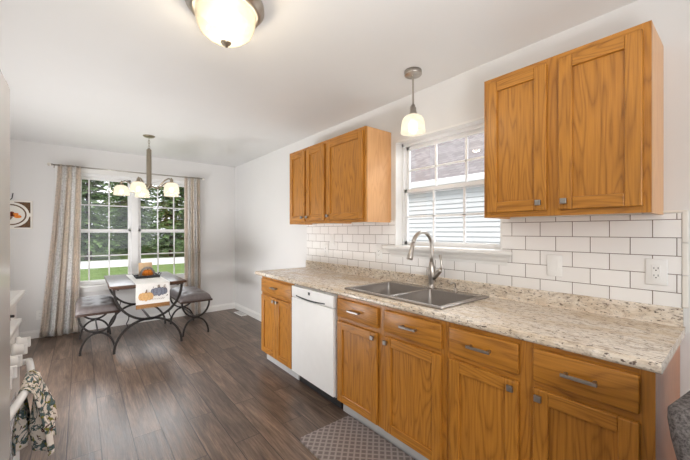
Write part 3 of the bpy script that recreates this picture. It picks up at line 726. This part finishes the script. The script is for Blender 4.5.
for k in range(5):
    a = math.radians(-21 + 72 * k); dr = fwd * math.cos(a) + Vector((.7767, -.6299, 0)) * math.sin(a); R = .325
    def P(r, z): return (CX + dr.x * r, CY + dr.y * r, z)
    b = B(M['brass']); pts = [P(.03, 1.872), P(.07, 1.855), P(.11, 1.845), P(.15, 1.855), P(.19, 1.885), P(.235, 1.918), P(.28, 1.932), P(.31, 1.925), P(.325, 1.905), P(.325, 1.89)]
    b.tube(pts, .0075, 10); am = obj('arm', b, ch)
    b = B(M['brass']); b.lathe([(.0001, 1.938), (.006, 1.936), (.006, 1.925), (.017, 1.918), (.018, 1.895), (.026, 1.888), (.026, 1.878), (.0001, 1.878)], P(R, 0), 18); obj('socket', b, am)
    obj('glass_shade', bell(P(R, 1.884), .98), am)
    obj('bulb', lamp_bulb(P(R, 1.805)), am)
    light('chandelier_bulb_light', 'POINT', P(R, 1.79), 2.2, (1.0, .84, .62), .02)
# pendant over the sink
PX, PY = 1.803, 1.47
pd = thing('pendant_lamp', (PX, PY, H), 'small nickel pendant lamp with glass bell shade hanging over the sink', 'lamp')
b = B(M['nickel']); b.lathe([(.0001, -.032), (.056, -.032), (.060, -.028), (.060, -.0005), (.0001, -.0005)], (PX, PY, H), 28); obj('canopy', b, pd)
b = B(M['nickel']); b.lathe([(.0065, 2.43), (.0065, 2.20)], (PX, PY, 0), 12); obj('rod', b, pd)
b = B(M['nickel']); b.lathe([(.0001, 2.222), (.014, 2.22), (.014, 2.205), (.022, 2.20), (.024, 2.165), (.030, 2.16), (.030, 2.147), (.0001, 2.147)], (PX, PY, 0), 20)
for s_ in (-1, 1): b.box(PX + s_ * .024 - .004, PX + s_ * .024 + .004, PY - .005, PY + .005, 2.165, 2.205, .001, 1)
obj('socket', b, pd)
obj('glass_shade', bell((PX, PY, 2.152), 1.04, 40), pd); obj('bulb', lamp_bulb((PX, PY, 2.07), .036), pd)
light('pendant_bulb_light', 'POINT', (PX, PY, 2.05), 6.0, (1.0, .86, .66), .03)
# flush ceiling light
QX, QY = .553, 1.605
fl = thing('ceiling_light', (QX, QY, H), 'round flush ceiling light with alabaster bowl and nickel ring', 'ceiling light')
b = B(M['nickel']); b.lathe([(.0001, -.0005), (.176, -.0005), (.182, -.010), (.182, -.030), (.168, -.036), (.165, -.052), (.152, -.058), (.147, -.045), (.147, -.03), (.0001, -.03)], (QX, QY, H), 48); obj('ring', b, fl)
b = B(M['bowl']); prof = [(.140, -.050), (.139, -.085), (.134, -.115), (.120, -.147), (.092, -.171), (.054, -.184), (.0001, -.188)]
b.lathe(prof + [(max(.0001, r - .004), h + .004) for r, h in prof][::-1], (QX, QY, H), 48); obj('glass_bowl', b, fl)
b = B(M['brass']); b.lathe([(.0001, -.222), (.007, -.220), (.010, -.210), (.020, -.205), (.026, -.197), (.020, -.190), (.0001, -.186)], (QX, QY, H), 16); obj('finial', b, fl)
for s_ in (-1, 1):
    b = B(M['bulb']); b.ball((QX + .06 * s_, QY, H - .10), .028); obj('bulb', b, fl)
light('ceiling_bulb_light', 'POINT', (QX, QY, H - .125), 46, (1.0, .90, .75), .06)

# ------------------------------------------------------------------ curtains and rod
t = thing('curtain_rod', (.61, YF - .10, 2.185), 'thin nickel curtain rod with glass ball finials above the dining window', 'curtain rod')
RY, RZ = YF - .085, 2.186
b = B(M['nickel']); b.tube([(-.28, RY, RZ), (1.52, RY, RZ)], .008, 12); obj('rod', b, t)
for x in (-.305, 1.545):
    b = B(M['cream']); b.ball((x, RY, RZ), .022); b.use(M['nickel']); s_ = 1 if x < 0 else -1
    b.lathe([(.0001, -.004), (.013, -.004), (.013, .008), (.009, .012), (.0001, .012)], (x + s_ * .024, RY, RZ), 14, 'x'); obj('finial', b, t)
for x in (-.255, 1.50):
    b = B(M['nickel']); b.tube([(x, RY, RZ), (x, YF - .01, RZ - .006)], .006, 8); b.box(x - .012, x + .012, YF - .008, YF - .0005, RZ - .03, RZ + .02); obj('bracket', b, t)
def curtain(name, label, top, bot, ztop, zbot, folds, amp, ph):
    nx, nz = 110, 26; b = B(M['curtain']); g = []
    for j in range(nz + 1):
        s_ = j / nz; z = ztop + (zbot - ztop) * s_; x0 = top[0] + (bot[0] - top[0]) * s_ ** 1.2; x1 = top[1] + (bot[1] - top[1]) * s_ ** 1.2
        row = []
        for i in range(nx + 1):
            u = i / nx; f = math.sin(2 * PI * folds * u + ph + .5 * math.sin(3 * s_)) + .35 * math.sin(2 * PI * folds * 2.3 * u + 1.3 + 2 * s_)
            a = amp * (.35 + .65 * min(1, s_ * 5)) * (1 + .35 * s_)
            row.append(b.bm.verts.new((x0 + (x1 - x0) * u, RY + .002 + a * f, z + (.006 * math.sin(9 * u) if j == nz else 0))))
        g.append(row)
    uvl = b.bm.loops.layers.uv.new('UVMap')
    for j in range(nz):
        for i in range(nx):
            f = b.bm.faces.new([g[j][i], g[j][i + 1], g[j + 1][i + 1], g[j + 1][i]]); f.smooth = True
            for lp, (ii, jj) in zip(f.loops, ((i, j), (i + 1, j), (i + 1, j + 1), (i, j + 1))): lp[uvl].uv = (ii / nx, jj / nz)
    o = tag(obj(name, b, at=((top[0] + top[1]) / 2, RY, zbot)), label, 'curtain')
    md = o.modifiers.new('thickness', 'SOLIDIFY'); md.thickness = .003; return o
curtain('curtain', 'beige striped curtain hanging left of the dining window, flaring wide at its hem', (-.225, .015), (-.40, -.015), 2.20, .012, 5, .016, .4)
curtain('curtain', 'beige striped curtain hanging straight right of the dining window, behind a bench', (1.265, 1.50), (1.275, 1.515), 2.20, .012, 6, .013, 1.1)

# ------------------------------------------------------------------ dining table and benches
TX0, TX1, TY0, TY1, TZ = .242, 1.002, 4.275, 5.41, .748
dt = thing('dining_table', ((TX0 + TX1) / 2, (TY0 + TY1) / 2, 0), 'dark wood dining table on curved wrought iron legs by the window', 'table')
b = B(M['tablewood']); b.box(TX0, TX1, TY0, TY1, TZ - .026, TZ, .006, 2); b.box(TX0 + .03, TX1 - .03, TY0 + .03, TY1 - .03, TZ - .045, TZ - .026); obj('tabletop', b, dt)
def ell(cx, cz, rx, rz, a0, a1, y, n=26): return [(cx + rx * math.cos(a0 + (a1 - a0) * k / n), y, cz + rz * math.sin(a0 + (a1 - a0) * k / n)) for k in range(n + 1)]
mx = (TX0 + TX1) / 2
for y in (4.35, 5.33):
    b = B(M['iron']); b.bar(ell(mx, TZ - .045, .338, .372, PI, 2 * PI, y), .022, .024)
    b.bar(ell(mx, 0.003, .337, .335, 0, PI, y), .022, .024)
    b.ball((mx, y, .339), .016)
    for s_ in (-1, 1):
        b.tube([(mx + s_ * .215, y, .418), (mx + s_ * .200, y, .385), (mx + s_ * .206, y, .35), (mx + s_ * .222, y, .315), (mx + s_ * .215, y, .285), (mx + s_ * .205, y, .268)], .006, 8)
        b.tube([(mx + s_ * .337, y, .012), (mx + s_ * .337, y, 0.0)], .014, 8)
    obj('leg_frame', b, dt)
b = B(M['iron']); b.bar([(mx, 4.35, .339), (mx, 5.33, .339)], .018, .018)
for s_ in (-1, 1): b.bar([(mx + s_ * .30, 4.35, TZ - .052), (mx + s_ * .30, 5.33, TZ - .052)], .02, .014)
obj('stretcher', b, dt)

def bench(x0, x1, y0, y1, label):
    t = thing('bench', ((x0 + x1) / 2, (y0 + y1) / 2, 0), label, 'bench', 'tufted benches at the dining table')
    b = B(M['benchwood']); b.box(x0, x1, y0, y1, .425, .448, .005, 2); obj('seat_frame', b, t)
    b = B(M['leather']); nx, ny = 22, 36; top = []
    for j in range(ny + 1):
        row = []
        for i in range(nx + 1):
            u, v = i / nx, j / ny; ex = (1 - abs(2 * u - 1) ** 5) * (1 - abs(2 * v - 1) ** 8)
            z = .449 + .085 * max(0, ex) ** .45
            for bu in (.28, .72):
                for bv in (.2, .5, .8):
                    d2 = ((u - bu) * (x1 - x0)) ** 2 + ((v - bv) * (y1 - y0)) ** 2; z -= .026 * math.exp(-d2 / .0016)
            row.append(b.bm.verts.new((x0 + .004 + (x1 - x0 - .008) * u, y0 + .004 + (y1 - y0 - .008) * v, z)))
        top.append(row)
    fs = [b.bm.faces.new([top[j][i], top[j][i + 1], top[j + 1][i + 1], top[j + 1][i]]) for j in range(ny) for i in range(nx)]
    edge = [top[0][i] for i in range(nx + 1)] + [top[j][nx] for j in range(1, ny + 1)] + [top[ny][i] for i in range(nx - 1, -1, -1)] + [top[j][0] for j in range(ny - 1, 0, -1)]
    fs.append(b.bm.faces.new(edge[::-1])); b._mark(fs, True)
    for bu in (.28, .72):
        for bv in (.2, .5, .8):
            b.ball((x0 + (x1 - x0) * bu, y0 + (y1 - y0) * bv, .510), .011, 10, (1, 1, .5))
    obj('cushion', b, t)
    m = (x0 + x1) / 2; r = (x1 - x0) / 2 - .03
    for y in (y0 + .05, y1 - .05):
        b = B(M['iron']); b.bar(ell(m, .426, r, .20, PI, 2 * PI, y, 22), .018, .02); b.bar(ell(m, .003, r - .012, .215, 0, PI, y, 22), .018, .02); b.ball((m, y, .222), .013)
        for s_ in (-1, 1): b.tube([(m + s_ * (r - .012), y, .01), (m + s_ * (r - .012), y, 0)], .012, 8)
        obj('leg_frame', b, t)
    b = B(M['iron']); b.bar([(m, y0 + .05, .222), (m, y1 - .05, .222)], .014, .014); obj('stretcher', b, t)
bench(-.045, .345, 4.47, 5.27, 'tufted grey-brown bench left of the dining table, in front of the flared curtain')
bench(.972, 1.365, 4.47, 5.30, 'tufted grey-brown bench right of the dining table, nearer the room corner')

# table runner
rn = thing('table_runner', (.66, 4.8, TZ), 'white table runner printed with an orange and a blue-grey pumpkin, hanging over the table edge', 'table runner')
RX0, RX1 = .478, .815
b = B(M['linen'])
prof = [(5.30, TZ + .001), (5.30, TZ + .004), (TY0 + .01, TZ + .004), (TY0 - .004, TZ + .001), (TY0 - .007, TZ - .01), (TY0 - .006, .515), (TY0 - .003, .515), (TY0 - .003, TZ - .008), (TY0 + .006, TZ + .001)]
b.prism(prof, 'x', RX0, RX1); obj('cloth', b, rn)
b = B(M['burlap']); b.box(RX0, RX1, TY0 - .0075, TY0 - .0025, .478, .518)
for k in range(40): 
    x = RX0 + .004 + k * (RX1 - RX0 - .008) / 39; b.box(x - .0025, x + .0025, TY0 - .006, TY0 - .004, .468, .478)
obj('burlap_band', b, rn)
yp = TY0 - .0075
def flat(b, pts, y0=yp, d=.001): b.prism(pts, 'y', y0 - d, y0 + .001)
def ellp(cx, cz, rx, rz, n=20): return [(cx + rx * math.cos(2 * PI * k / n), cz + rz * math.sin(2 * PI * k / n)) for k in range(n)]
b = B(M['pumpkin']); cx, cz = .575, .605
for k, dx in enumerate((-.050, .050, -.030, .030, 0)):
    b.use(M['pumpkin_rib']); flat(b, ellp(cx + dx, cz, .0225, .054 - abs(dx) * .30), yp - k * .0008); b.use(M['pumpkin']); flat(b, ellp(cx + dx, cz, .0185, .050 - abs(dx) * .30), yp - k * .0008 - .0004)
b.use(M['ink']); flat(b, [(cx - .006, cz + .04), (cx + .006, cz + .04), (cx + .012, cz + .075), (cx + .002, cz + .080)], yp - .005)
obj('orange_pumpkin', b, rn)
b = B(M['bluegrey']); cx, cz = .705, .650
for k, dx in enumerate((-.058, .058, -.034, .034, 0)):
    b.use(M['blue_rib']); flat(b, ellp(cx + dx, cz, .0265, .054 - abs(dx) * .28), yp - k * .0008); b.use(M['bluegrey']); flat(b, ellp(cx + dx, cz, .021, .049 - abs(dx) * .28), yp - k * .0008 - .0004)
b.use(M['ink']); flat(b, [(cx - .006, cz + .042), (cx + .008, cz + .042), (cx + .002, cz + .078), (cx - .010, cz + .076)], yp - .005)
obj('blue_pumpkin', b, rn)
rnd = random.Random(3)
for k in range(16):
    x = RX0 + .03 + rnd.random() * .28; z = (.70 if k % 2 else .575) + rnd.random() * .03 - (.02 if k % 2 else .0); L = .02 + rnd.random() * .02; a = rnd.random() * 3
    p, q = (x, z), (x + L * math.cos(a), z + L * .7 * math.sin(a)); nn = Vector((-(q[1] - p[1]), q[0] - p[0])).normalized() * .004
    b = B(M['ink']); flat(b, [p, ((p[0] + q[0]) / 2 + nn.x, (p[1] + q[1]) / 2 + nn.y), q, ((p[0] + q[0]) / 2 - nn.x, (p[1] + q[1]) / 2 - nn.y)]); obj('leaf_print', b, rn)
b = B(M['ink'])
pts = [(.60 + .16 * k / 40, .567 + .006 * math.sin(k * 1.3) + .003 * math.sin(k * 2.7)) for k in range(41)]
b.tube([(x, yp - .0008, z) for x, z in pts], .0012, 5)
obj('script_line', b, rn)

# tray with autumn decoration
tr = thing('serving_tray', (.665, 4.86, TZ + .004), 'dark slate tray with two handles on the table runner', 'tray')
z0 = TZ + .0045; b = B(M['trayblack']); b.box(.535, .795, 4.74, 4.98, z0, z0 + .008, .002, 1)
b.box(.535, .795, 4.74, 4.748, z0, z0 + .03, .002, 1); b.box(.535, .795, 4.972, 4.98, z0, z0 + .03, .002, 1); b.box(.535, .543, 4.74, 4.98, z0, z0 + .03, .002, 1); b.box(.787, .795, 4.74, 4.98, z0, z0 + .03, .002, 1); obj('base', b, tr)
for s_ in (-1, 1):
    x = .665 + s_ * .135; b = B(M['iron']); b.tube([(x, 4.80, z0 + .025), (x + s_ * .018, 4.805, z0 + .045), (x + s_ * .022, 4.86, z0 + .05), (x + s_ * .018, 4.915, z0 + .045), (x, 4.92, z0 + .025)], .005, 8); obj('handle', b, tr)
zz = z0 + .0085
pk = thing('pumpkin_sign', (.66, 4.82, zz), 'small pumpkin decoration with grey arch and orange front standing in the tray', 'decoration')
b = B(M['greystem']); 
b.sweep(ell(.665, zz + .012, .078, .105, PI * -.02, PI * 1.02, 4.81, 22), [(-.012, -.012), (.012, -.012), (.012, .012), (-.012, .012)], smooth=False)
b.box(.583, .747, 4.79, 4.83, zz, zz + .014, .003, 1); obj('arch', b, pk)
b = B(M['pumpkinbright'])
for dx, dy in ((-.036, 0), (.036, 0), (0, .022), (-.018, -.02), (.018, -.02)): b.ball((.665 + dx, 4.81 + dy * .6, zz + .052), .036, 14, (.8, .5, 1.05))
obj('pumpkin', b, pk)
b = B(M['ink']); b.tube([(.665, 4.81, zz + .085), (.668, 4.808, zz + .10), (.676, 4.805, zz + .108)], .005, 8); obj('stem', b, pk)
bd = thing('wooden_block', (.655, 4.90, zz), 'pale square board leaning behind the small pumpkin in the tray', 'decoration')
b = B(M['beigeboard']); b.poly([(.578, 4.862, zz), (.728, 4.862, zz), (.728, 4.882, zz), (.578, 4.882, zz), (.578, 4.892, zz + .175), (.728, 4.892, zz + .175), (.728, 4.910, zz + .175), (.578, 4.910, zz + .175)],
       [[0, 1, 2, 3], [4, 5, 6, 7], [0, 1, 5, 4], [1, 2, 6, 5], [2, 3, 7, 6], [3, 0, 4, 7]]); obj('board', b, bd)

# picture on far wall
pc = thing('wall_plaque', (-.655, YF, 1.54), 'square cream wall plaque with brown corners and an oval fruit picture on the far wall', 'picture')
px, pz, yw = -.655, 1.542, YF - .001
b = B(M['cream']); b.box(px - .192, px + .192, yw - .016, yw, pz - .174, pz + .174, .004, 2); obj('tile', b, pc)
b = B(M['mosaic'])
n = 12; ox, oz = .168, .150
for sx in (-1, 1):
    for sz in (-1, 1):
        pts = [(px + sx * .174, pz + sz * .156)] + [(px + sx * .174 * math.cos(a) if 0 else px + sx * (.150 * math.cos(a) + .014), pz + sz * (.146 * math.sin(a) + .004)) for a in [.12 + (PI / 2 - .24) * k / n for k in range(n + 1)]]
        pts = [(px + sx * .174, pz + sz * .156), (px + sx * .174, pz + sz * .02)] + pts[1:] + [(px + sx * .03, pz + sz * .156)]
        b.prism(pts, 'y', yw - .0172, yw - .012)
obj('corner_inlay', b, pc)
b = B(M['mosaic']); o_ = ellp(px, pz, .140, .128, 36); i_ = ellp(px, pz, .126, .114, 36)
vs = [b.bm.verts.new((p[0], yw - .0175, p[1])) for p in o_] + [b.bm.verts.new((p[0], yw - .0175, p[1])) for p in i_] + [b.bm.verts.new((p[0], yw - .0155, p[1])) for p in o_] + [b.bm.verts.new((p[0], yw - .0155, p[1])) for p in i_]
for k in range(36):
    k2 = (k + 1) % 36
    for q in ((k, k2, 36 + k2, 36 + k), (72 + k, 72 + k2, k2, k), (36 + k, 36 + k2, 108 + k2, 108 + k)): b.bm.faces.new([vs[j] for j in q])
obj('oval_ring', b, pc)
b = B(M['red'])
for dx, dz, r in ((.0, .0, .035), (.03, -.005, .026), (-.03, -.005, .028), (.012, .022, .02), (-.02, .02, .018)): b.prism(ellp(px + dx, pz + dz, r, r * .8, 14), 'y', yw - .0178, yw - .0155)
b.use(M['pumpkinbright']); b.prism(ellp(px + .062, pz - .022, .034, .020, 14), 'y', yw - .0180, yw - .0155); b.prism(ellp(px + .045, pz + .008, .026, .014, 14), 'y', yw - .0184, yw - .0155)
b.use(M['ink']); b.prism([(px - .06, pz - .03), (px + .02, pz - .03), (px + .0, pz - .062), (px - .045, pz - .062)], 'y', yw - .0178, yw - .0155)
obj('fruit_picture', b, pc)
b = B(M['iron']); b.tube([(px - .012, yw - .006, pz + .172), (px + .012, yw - .008, pz + .20), (px + .016, yw - .01, pz + .232), (px + .02, yw - .008, pz + .262)], .005, 8); obj('hanger', b, pc)

# ------------------------------------------------------------------ refrigerator, range, towel
FRX = -.172
fr_ = thing('refrigerator', (-.6, 1.03, 0), 'tall white refrigerator at the left edge, beside the white range', 'refrigerator')
b = B(M['white']); b.box(LX + .02, FRX - .065, .58, 1.478, .02, 1.80, .006, 2); obj('body', b, fr_)
b = B(M['fridge']); b.box(FRX - .06, FRX, .582, 1.478, .62, 1.798, .012, 3); fd = obj('door', b, fr_)
b = B(M['fridge']); b.box(FRX - .06, FRX, .582, 1.478, .04, .61, .012, 3); obj('freezer_drawer', b, fr_)
b = B(M['whiteplastic']); b.box(FRX - .10, FRX - .012, 1.425, 1.485, 1.80, 1.822, .004, 2); b.use(M['black']); b.box(FRX - .03, FRX - .006, 1.445, 1.487, 1.7985, 1.806, .001, 1); obj('hinge_cover', b, fr_)
b = B(M['whiteplastic']); b.tube([(FRX, .66, .75), (FRX + .045, .66, .80), (FRX + .045, .66, 1.3), (FRX, .66, 1.35)], .012, 10); obj('handle', b, fd)

rg = thing('range', (-.6, 1.88, 0), 'white freestanding range with round control knobs, next to the refrigerator', 'range')
RXF, ry0, ry1 = -.235, 1.50, 2.262
b = B(M['white']); b.box(LX + .03, RXF - .03, ry0, ry1, .04, .885, .004, 1); obj('body', b, rg)
b = B(M['white']); b.box(LX + .03, RXF + .012, ry0 - .0, ry1, .887, .912, .006, 2); cook = obj('cooktop', b, rg)
b = B(M['white']); b.prism([(RXF - .03, .755), (RXF + .005, .755), (RXF - .002, .875), (RXF - .012, .885), (RXF - .03, .885)], 'y', ry0, ry1); cp = obj('control_panel', b, rg)
for y in (2.15, 2.03, 1.86, 1.72, 1.60):
    b = B(M['whiteplastic']); c = (RXF + .002, y, .815)
    b.lathe([(.0001, 0), (.031, 0), (.030, .012), (.024, .016), (.022, .038), (.0001, .040)], c, 22, 'x'); b.box(RXF + .018, RXF + .052, y - .008, y + .008, .792, .838, .004, 2); obj('knob', b, cp)
b = B(M['white']); b.box(RXF - .03, RXF + .004, ry0 + .004, ry1 - .004, .215, .748, .006, 2); od = obj('oven_door', b, rg)
b = B(M['darkscreen']); b.box(RXF + .0035, RXF + .0055, ry0 + .14, ry1 - .14, .34, .60); obj('window_pane', b, od)
b = B(M['white'])
pts = [(RXF + .002, ry1 - .05, .705), (RXF + .03, ry1 - .055, .708)] + arc(14, lambda s_: (RXF + .042 + .028 * math.sin(PI * s_), ry1 - .06 - (ry1 - ry0 - .12) * s_, .71)) + [(RXF + .03, ry0 + .055, .708), (RXF + .002, ry0 + .05, .705)]
b.tube(pts, .0135, 12); obj('handle', b, od)
b = B(M['white']); b.box(RXF - .03, RXF + .002, ry0 + .004, ry1 - .004, .05, .208, .006, 2); obj('storage_drawer', b, rg)
for gx_, gy_ in ((-.395, 2.085), (-.395, 1.70), (-.80, 2.085), (-.80, 1.70)):
    b = B(M['black']); zg = .935
    for d in (-.13, 0, .13): b.box(gx_ - .15, gx_ + .15, gy_ + d - .006, gy_ + d + .006, zg - .008, zg + .004, .002, 1); b.box(gx_ + d - .006, gx_ + d + .006, gy_ - .15, gy_ + .15, zg - .008, zg + .004, .002, 1)
    for sx in (-1, 1):
        for sy in (-1, 1): b.box(gx_ + sx * .13 - .006, gx_ + sx * .13 + .006, gy_ + sy * .13 - .006, gy_ + sy * .13 + .006, .912, zg, .001, 1)
    b.lathe([(.0001, .922), (.04, .922), (.045, .912)], (gx_, gy_, 0), 18); obj('burner_grate', b, cook)

# towel draped over the oven handle
def towel_obj():
    b = B(M['towel']); hx, hz = RXF + .066, .71; nu, nv = 40, 44; g = []
    for j in range(nv + 1):
        s_ = j / nv * .56 - .27           # arc length along the fall, 0 = over the bar
        row = []
        for i in range(nu + 1):
            u = i / nu; fold = math.sin(2 * PI * 2.4 * u + .5)
            if abs(s_) < .03:
                a = s_ / .03 * PI / 2; x = hx + .018 * math.sin(a); z = hz + .018 * math.cos(a); k = 0
            else:
                k = (abs(s_) - .03); z = hz - k; x = hx + math.copysign(.018, s_)
                if s_ > 0: x += .10 * k + .035 * fold * min(1, k * 6) + .01
                else: x -= .02 * fold * min(1, k * 6) - .0 * k
                if s_ < 0: x = max(x, RXF + .014)
            wdt = .24 * (1 + .25 * k) if s_ > 0 else .22
            y = 1.88 + wdt * (u - .5) + .02 * math.sin(4 * k)
            if s_ > 0: z += .05 * (u - .3) * min(1, k * 4) * 1.0
            row.append(b.bm.verts.new((x, y, z)))
        g.append(row)
    fs = [b.bm.faces.new([g[j][i], g[j][i + 1], g[j + 1][i + 1], g[j + 1][i]]) for j in range(nv) for i in range(nu)]
    b._mark(fs, True); o = tag(obj('kitchen_towel', b, at=(hx, 1.88, hz)), 'cream kitchen towel with green leaf print draped over the oven handle', 'towel')
    md = o.modifiers.new('thickness', 'SOLIDIFY'); md.thickness = .003
towel_obj()

# ------------------------------------------------------------------ floor mat and armchair
def rr2(x0, x1, y0, y1, r, n=6): return [(p[0], p[1]) for p in rr(x0, x1, y0, y1, r, 0, n)]
b = B(M['mat']); b.prism(rr2(1.085, 1.512, 1.02, 1.812, .03), 'z', .0008, .013)
tag(obj('kitchen_mat', b), 'grey patterned anti-fatigue mat on the floor in front of the sink cabinet', 'mat')

ac = thing('armchair', (1.10, .12, 0), 'grey chenille armchair in the corner of the view, its back to the counter end', 'armchair')
def loft(b, secs, smooth=True):
    rings = [[b.bm.verts.new(p) for p in s_] for s_ in secs]; m = len(rings[0]); fs = []
    for i in range(len(rings) - 1):
        for j in range(m): fs.append(b.bm.faces.new([rings[i][j], rings[i][(j + 1) % m], rings[i + 1][(j + 1) % m], rings[i + 1][j]]))
    b._mark(fs, smooth); b._mark([b.bm.faces.new(rings[0][::-1]), b.bm.faces.new(rings[-1])], smooth)
b = B(M['chenille']); secs = []
for z, yb, th in ((.14, -.040, .16), (.30, -.005, .17), (.45, .026, .175), (.60, .057, .175), (.75, .088, .17), (.84, .108, .155), (.88, .117, .140), (.900, .119, .120), (.910, .112, .095), (.914, .100, .060)):
    ins = 0 if z < .86 else (z - .86) * .5
    secs.append([(p[0], p[1], z) for p in rr(1.095 + ins, 1.715 - ins, yb - th, yb, min(.035, th * .45), z, 5)])
loft(b, secs); obj('backrest', b, ac)
b = B(M['chenille']); b.box(1.225, 1.585, -.68, -.19, .30, .48, .05, 4); obj('seat_cushion', b, ac)
for x0_ in (1.10, 1.59):
    b = B(M['chenille']); b.box(x0_, x0_ + .12, -.72, -.19, .14, .62, .045, 4); obj('armrest', b, ac)
b = B(M['chenille']); b.box(1.12, 1.69, -.70, -.10, .12, .30, .02, 2); obj('base', b, ac)
for x0_ in (1.14, 1.63):
    for y_ in (-.66, -.14): b = B(M['benchwood']); b.lathe([(.0001, 0), (.018, 0), (.026, .12), (.0001, .12)], (x0_ + .02, y_, 0), 12); obj('leg', b, ac)
ac.rotation_euler = (0, 0, -.157); ac.location = (1.078, .132, .008)

# ------------------------------------------------------------------ outdoors
GZ = -.5
b = B(M['lawn']); b.box(-60, 80, YF + 8, 20.5, GZ - .2, GZ); b.box(-60, 80, 25.5, 90, GZ - .2, GZ); b.box(-60, WX + .3, YF + .2, YF + 8, GZ - .2, GZ); o = struct('ground_lawn', b)
b = B(M['gravel']); b.box(WX + .3, 80, -30, YF + 8, GZ - .2, GZ); struct('ground_side_yard', b)
b = B(M['asphalt']); b.box(-60, 80, 20.5, 25.5, GZ - .2, GZ + .01); struct('street', b)
def spruce(x, y, h, r, label, seed, skirt=.55):
    rnd = random.Random(seed)
    t = thing('spruce_tree', (x, y, GZ), label, 'tree', 'spruces across the street')
    b = B(M['bark']); b.lathe([(.20, GZ), (.16, GZ + 2), (.03, GZ + h * .96), (.0001, GZ + h * .96)], (x, y, 0), 9); obj('trunk', b, t)
    b = B(M['needles']); z = GZ + skirt
    while z < GZ + h * .98:
        f = (z - GZ) / h; L = .86 * r * (1 - f) ** .6
        nb = max(6, int(18 * (1 - f) + 6)); a0 = rnd.random() * 6
        for k in range(nb):
            a = a0 + 2 * PI * k / nb + rnd.uniform(-.25, .25); l = max(.15, L * rnd.uniform(.72, 1.0)); dz = rnd.uniform(-.2, .2)
            d = Vector((math.cos(a), math.sin(a), 0)); pe = Vector((-d.y, d.x, 0))
            m = max(3, int(l / .22))
            for q in range(1, m + 1):
                s_ = q / m; c = Vector((x, y, z + dz)) + d * (l * s_) + Vector((0, 0, .22 * l * (s_ * .4 - s_ * s_ * .9)))
                for e in range(6):
                    side = rnd.choice((-1, 1)); tl = rnd.uniform(.22, .46) * (1.1 - .5 * s_); dirv = (d * rnd.uniform(.3, .9) + pe * side * rnd.uniform(.2, 1) + Vector((0, 0, rnd.uniform(-.55, .15)))).normalized()
                    w_ = rnd.uniform(.05, .10); wv = dirv.cross(Vector((rnd.uniform(-.4, .4), rnd.uniform(-.4, .4), 1))).normalized() * w_
                    vs = [b.bm.verts.new(p) for p in (c - wv * .5, c + dirv * tl * .5 - wv, c + dirv * tl, c + dirv * tl * .5 + wv, c + wv * .5)]
                    b.bm.faces.new(vs)
        z += .34
    obj('foliage', b, t, fix=False)
rows = [(27, [-4.5, .4, 5.3, 10.2], 11.0, 2.42), (32.6, [-7.6, -2.05, 3.5, 9.05, 14.6], 12.5, 2.72), (39, [-3, 3.6, 10.2, 16.8], 14.0, 3.25)]
nth = [['far left', 'left', 'right', 'far right'], ['far left', 'left', 'middle', 'right', 'far right'], ['far left', 'left', 'right', 'far right']]
for r_, (ry, xs, h_, rad) in enumerate(rows):
    for i, x in enumerate(xs):
        spruce(x, ry, h_ + ((i * 7 + r_ * 3) % 5) * .3, rad, '%s spruce of the %s row across the street' % (nth[r_][i], ['front', 'middle', 'back'][r_]), 20 + i + 10 * r_, [.75, .5, .4][r_])

# neighbour's house
nh = thing('neighbor_house', (8.5, 5, GZ), 'neighbouring house with white lap siding and grey shingle roof outside the sink window', 'house')
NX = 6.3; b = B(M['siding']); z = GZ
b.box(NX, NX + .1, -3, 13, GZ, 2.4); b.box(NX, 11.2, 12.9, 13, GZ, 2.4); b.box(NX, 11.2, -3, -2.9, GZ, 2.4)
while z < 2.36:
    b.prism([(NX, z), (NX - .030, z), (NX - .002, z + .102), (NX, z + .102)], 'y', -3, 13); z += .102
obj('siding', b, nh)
EX, EZ = 6.05, 2.46; m_ = .68
b = B(M['shingles']); b.prism([(EX, EZ), (8.85, EZ + m_ * 2.9), (11.75, EZ), (11.75, EZ - .1), (8.85, EZ + m_ * 2.9 - .12), (EX, EZ - .1)], 'y', -3.3, 13.3); obj('roof', b, nh)
b = B(M['siding']); b.box(EX + .02, NX, -3.2, 13.2, EZ - .16, EZ - .12); b.box(EX, EX + .03, -3.3, 13.3, EZ - .17, EZ - .02); obj('soffit', b, nh)
b = B(M['vinyl']); b.prism([(EX - .11, EZ), (EX - .005, EZ), (EX - .005, EZ - .12), (EX - .075, EZ - .12), (EX - .11, EZ - .05)], 'y', -3.3, 13.3); obj('gutter', b, nh)
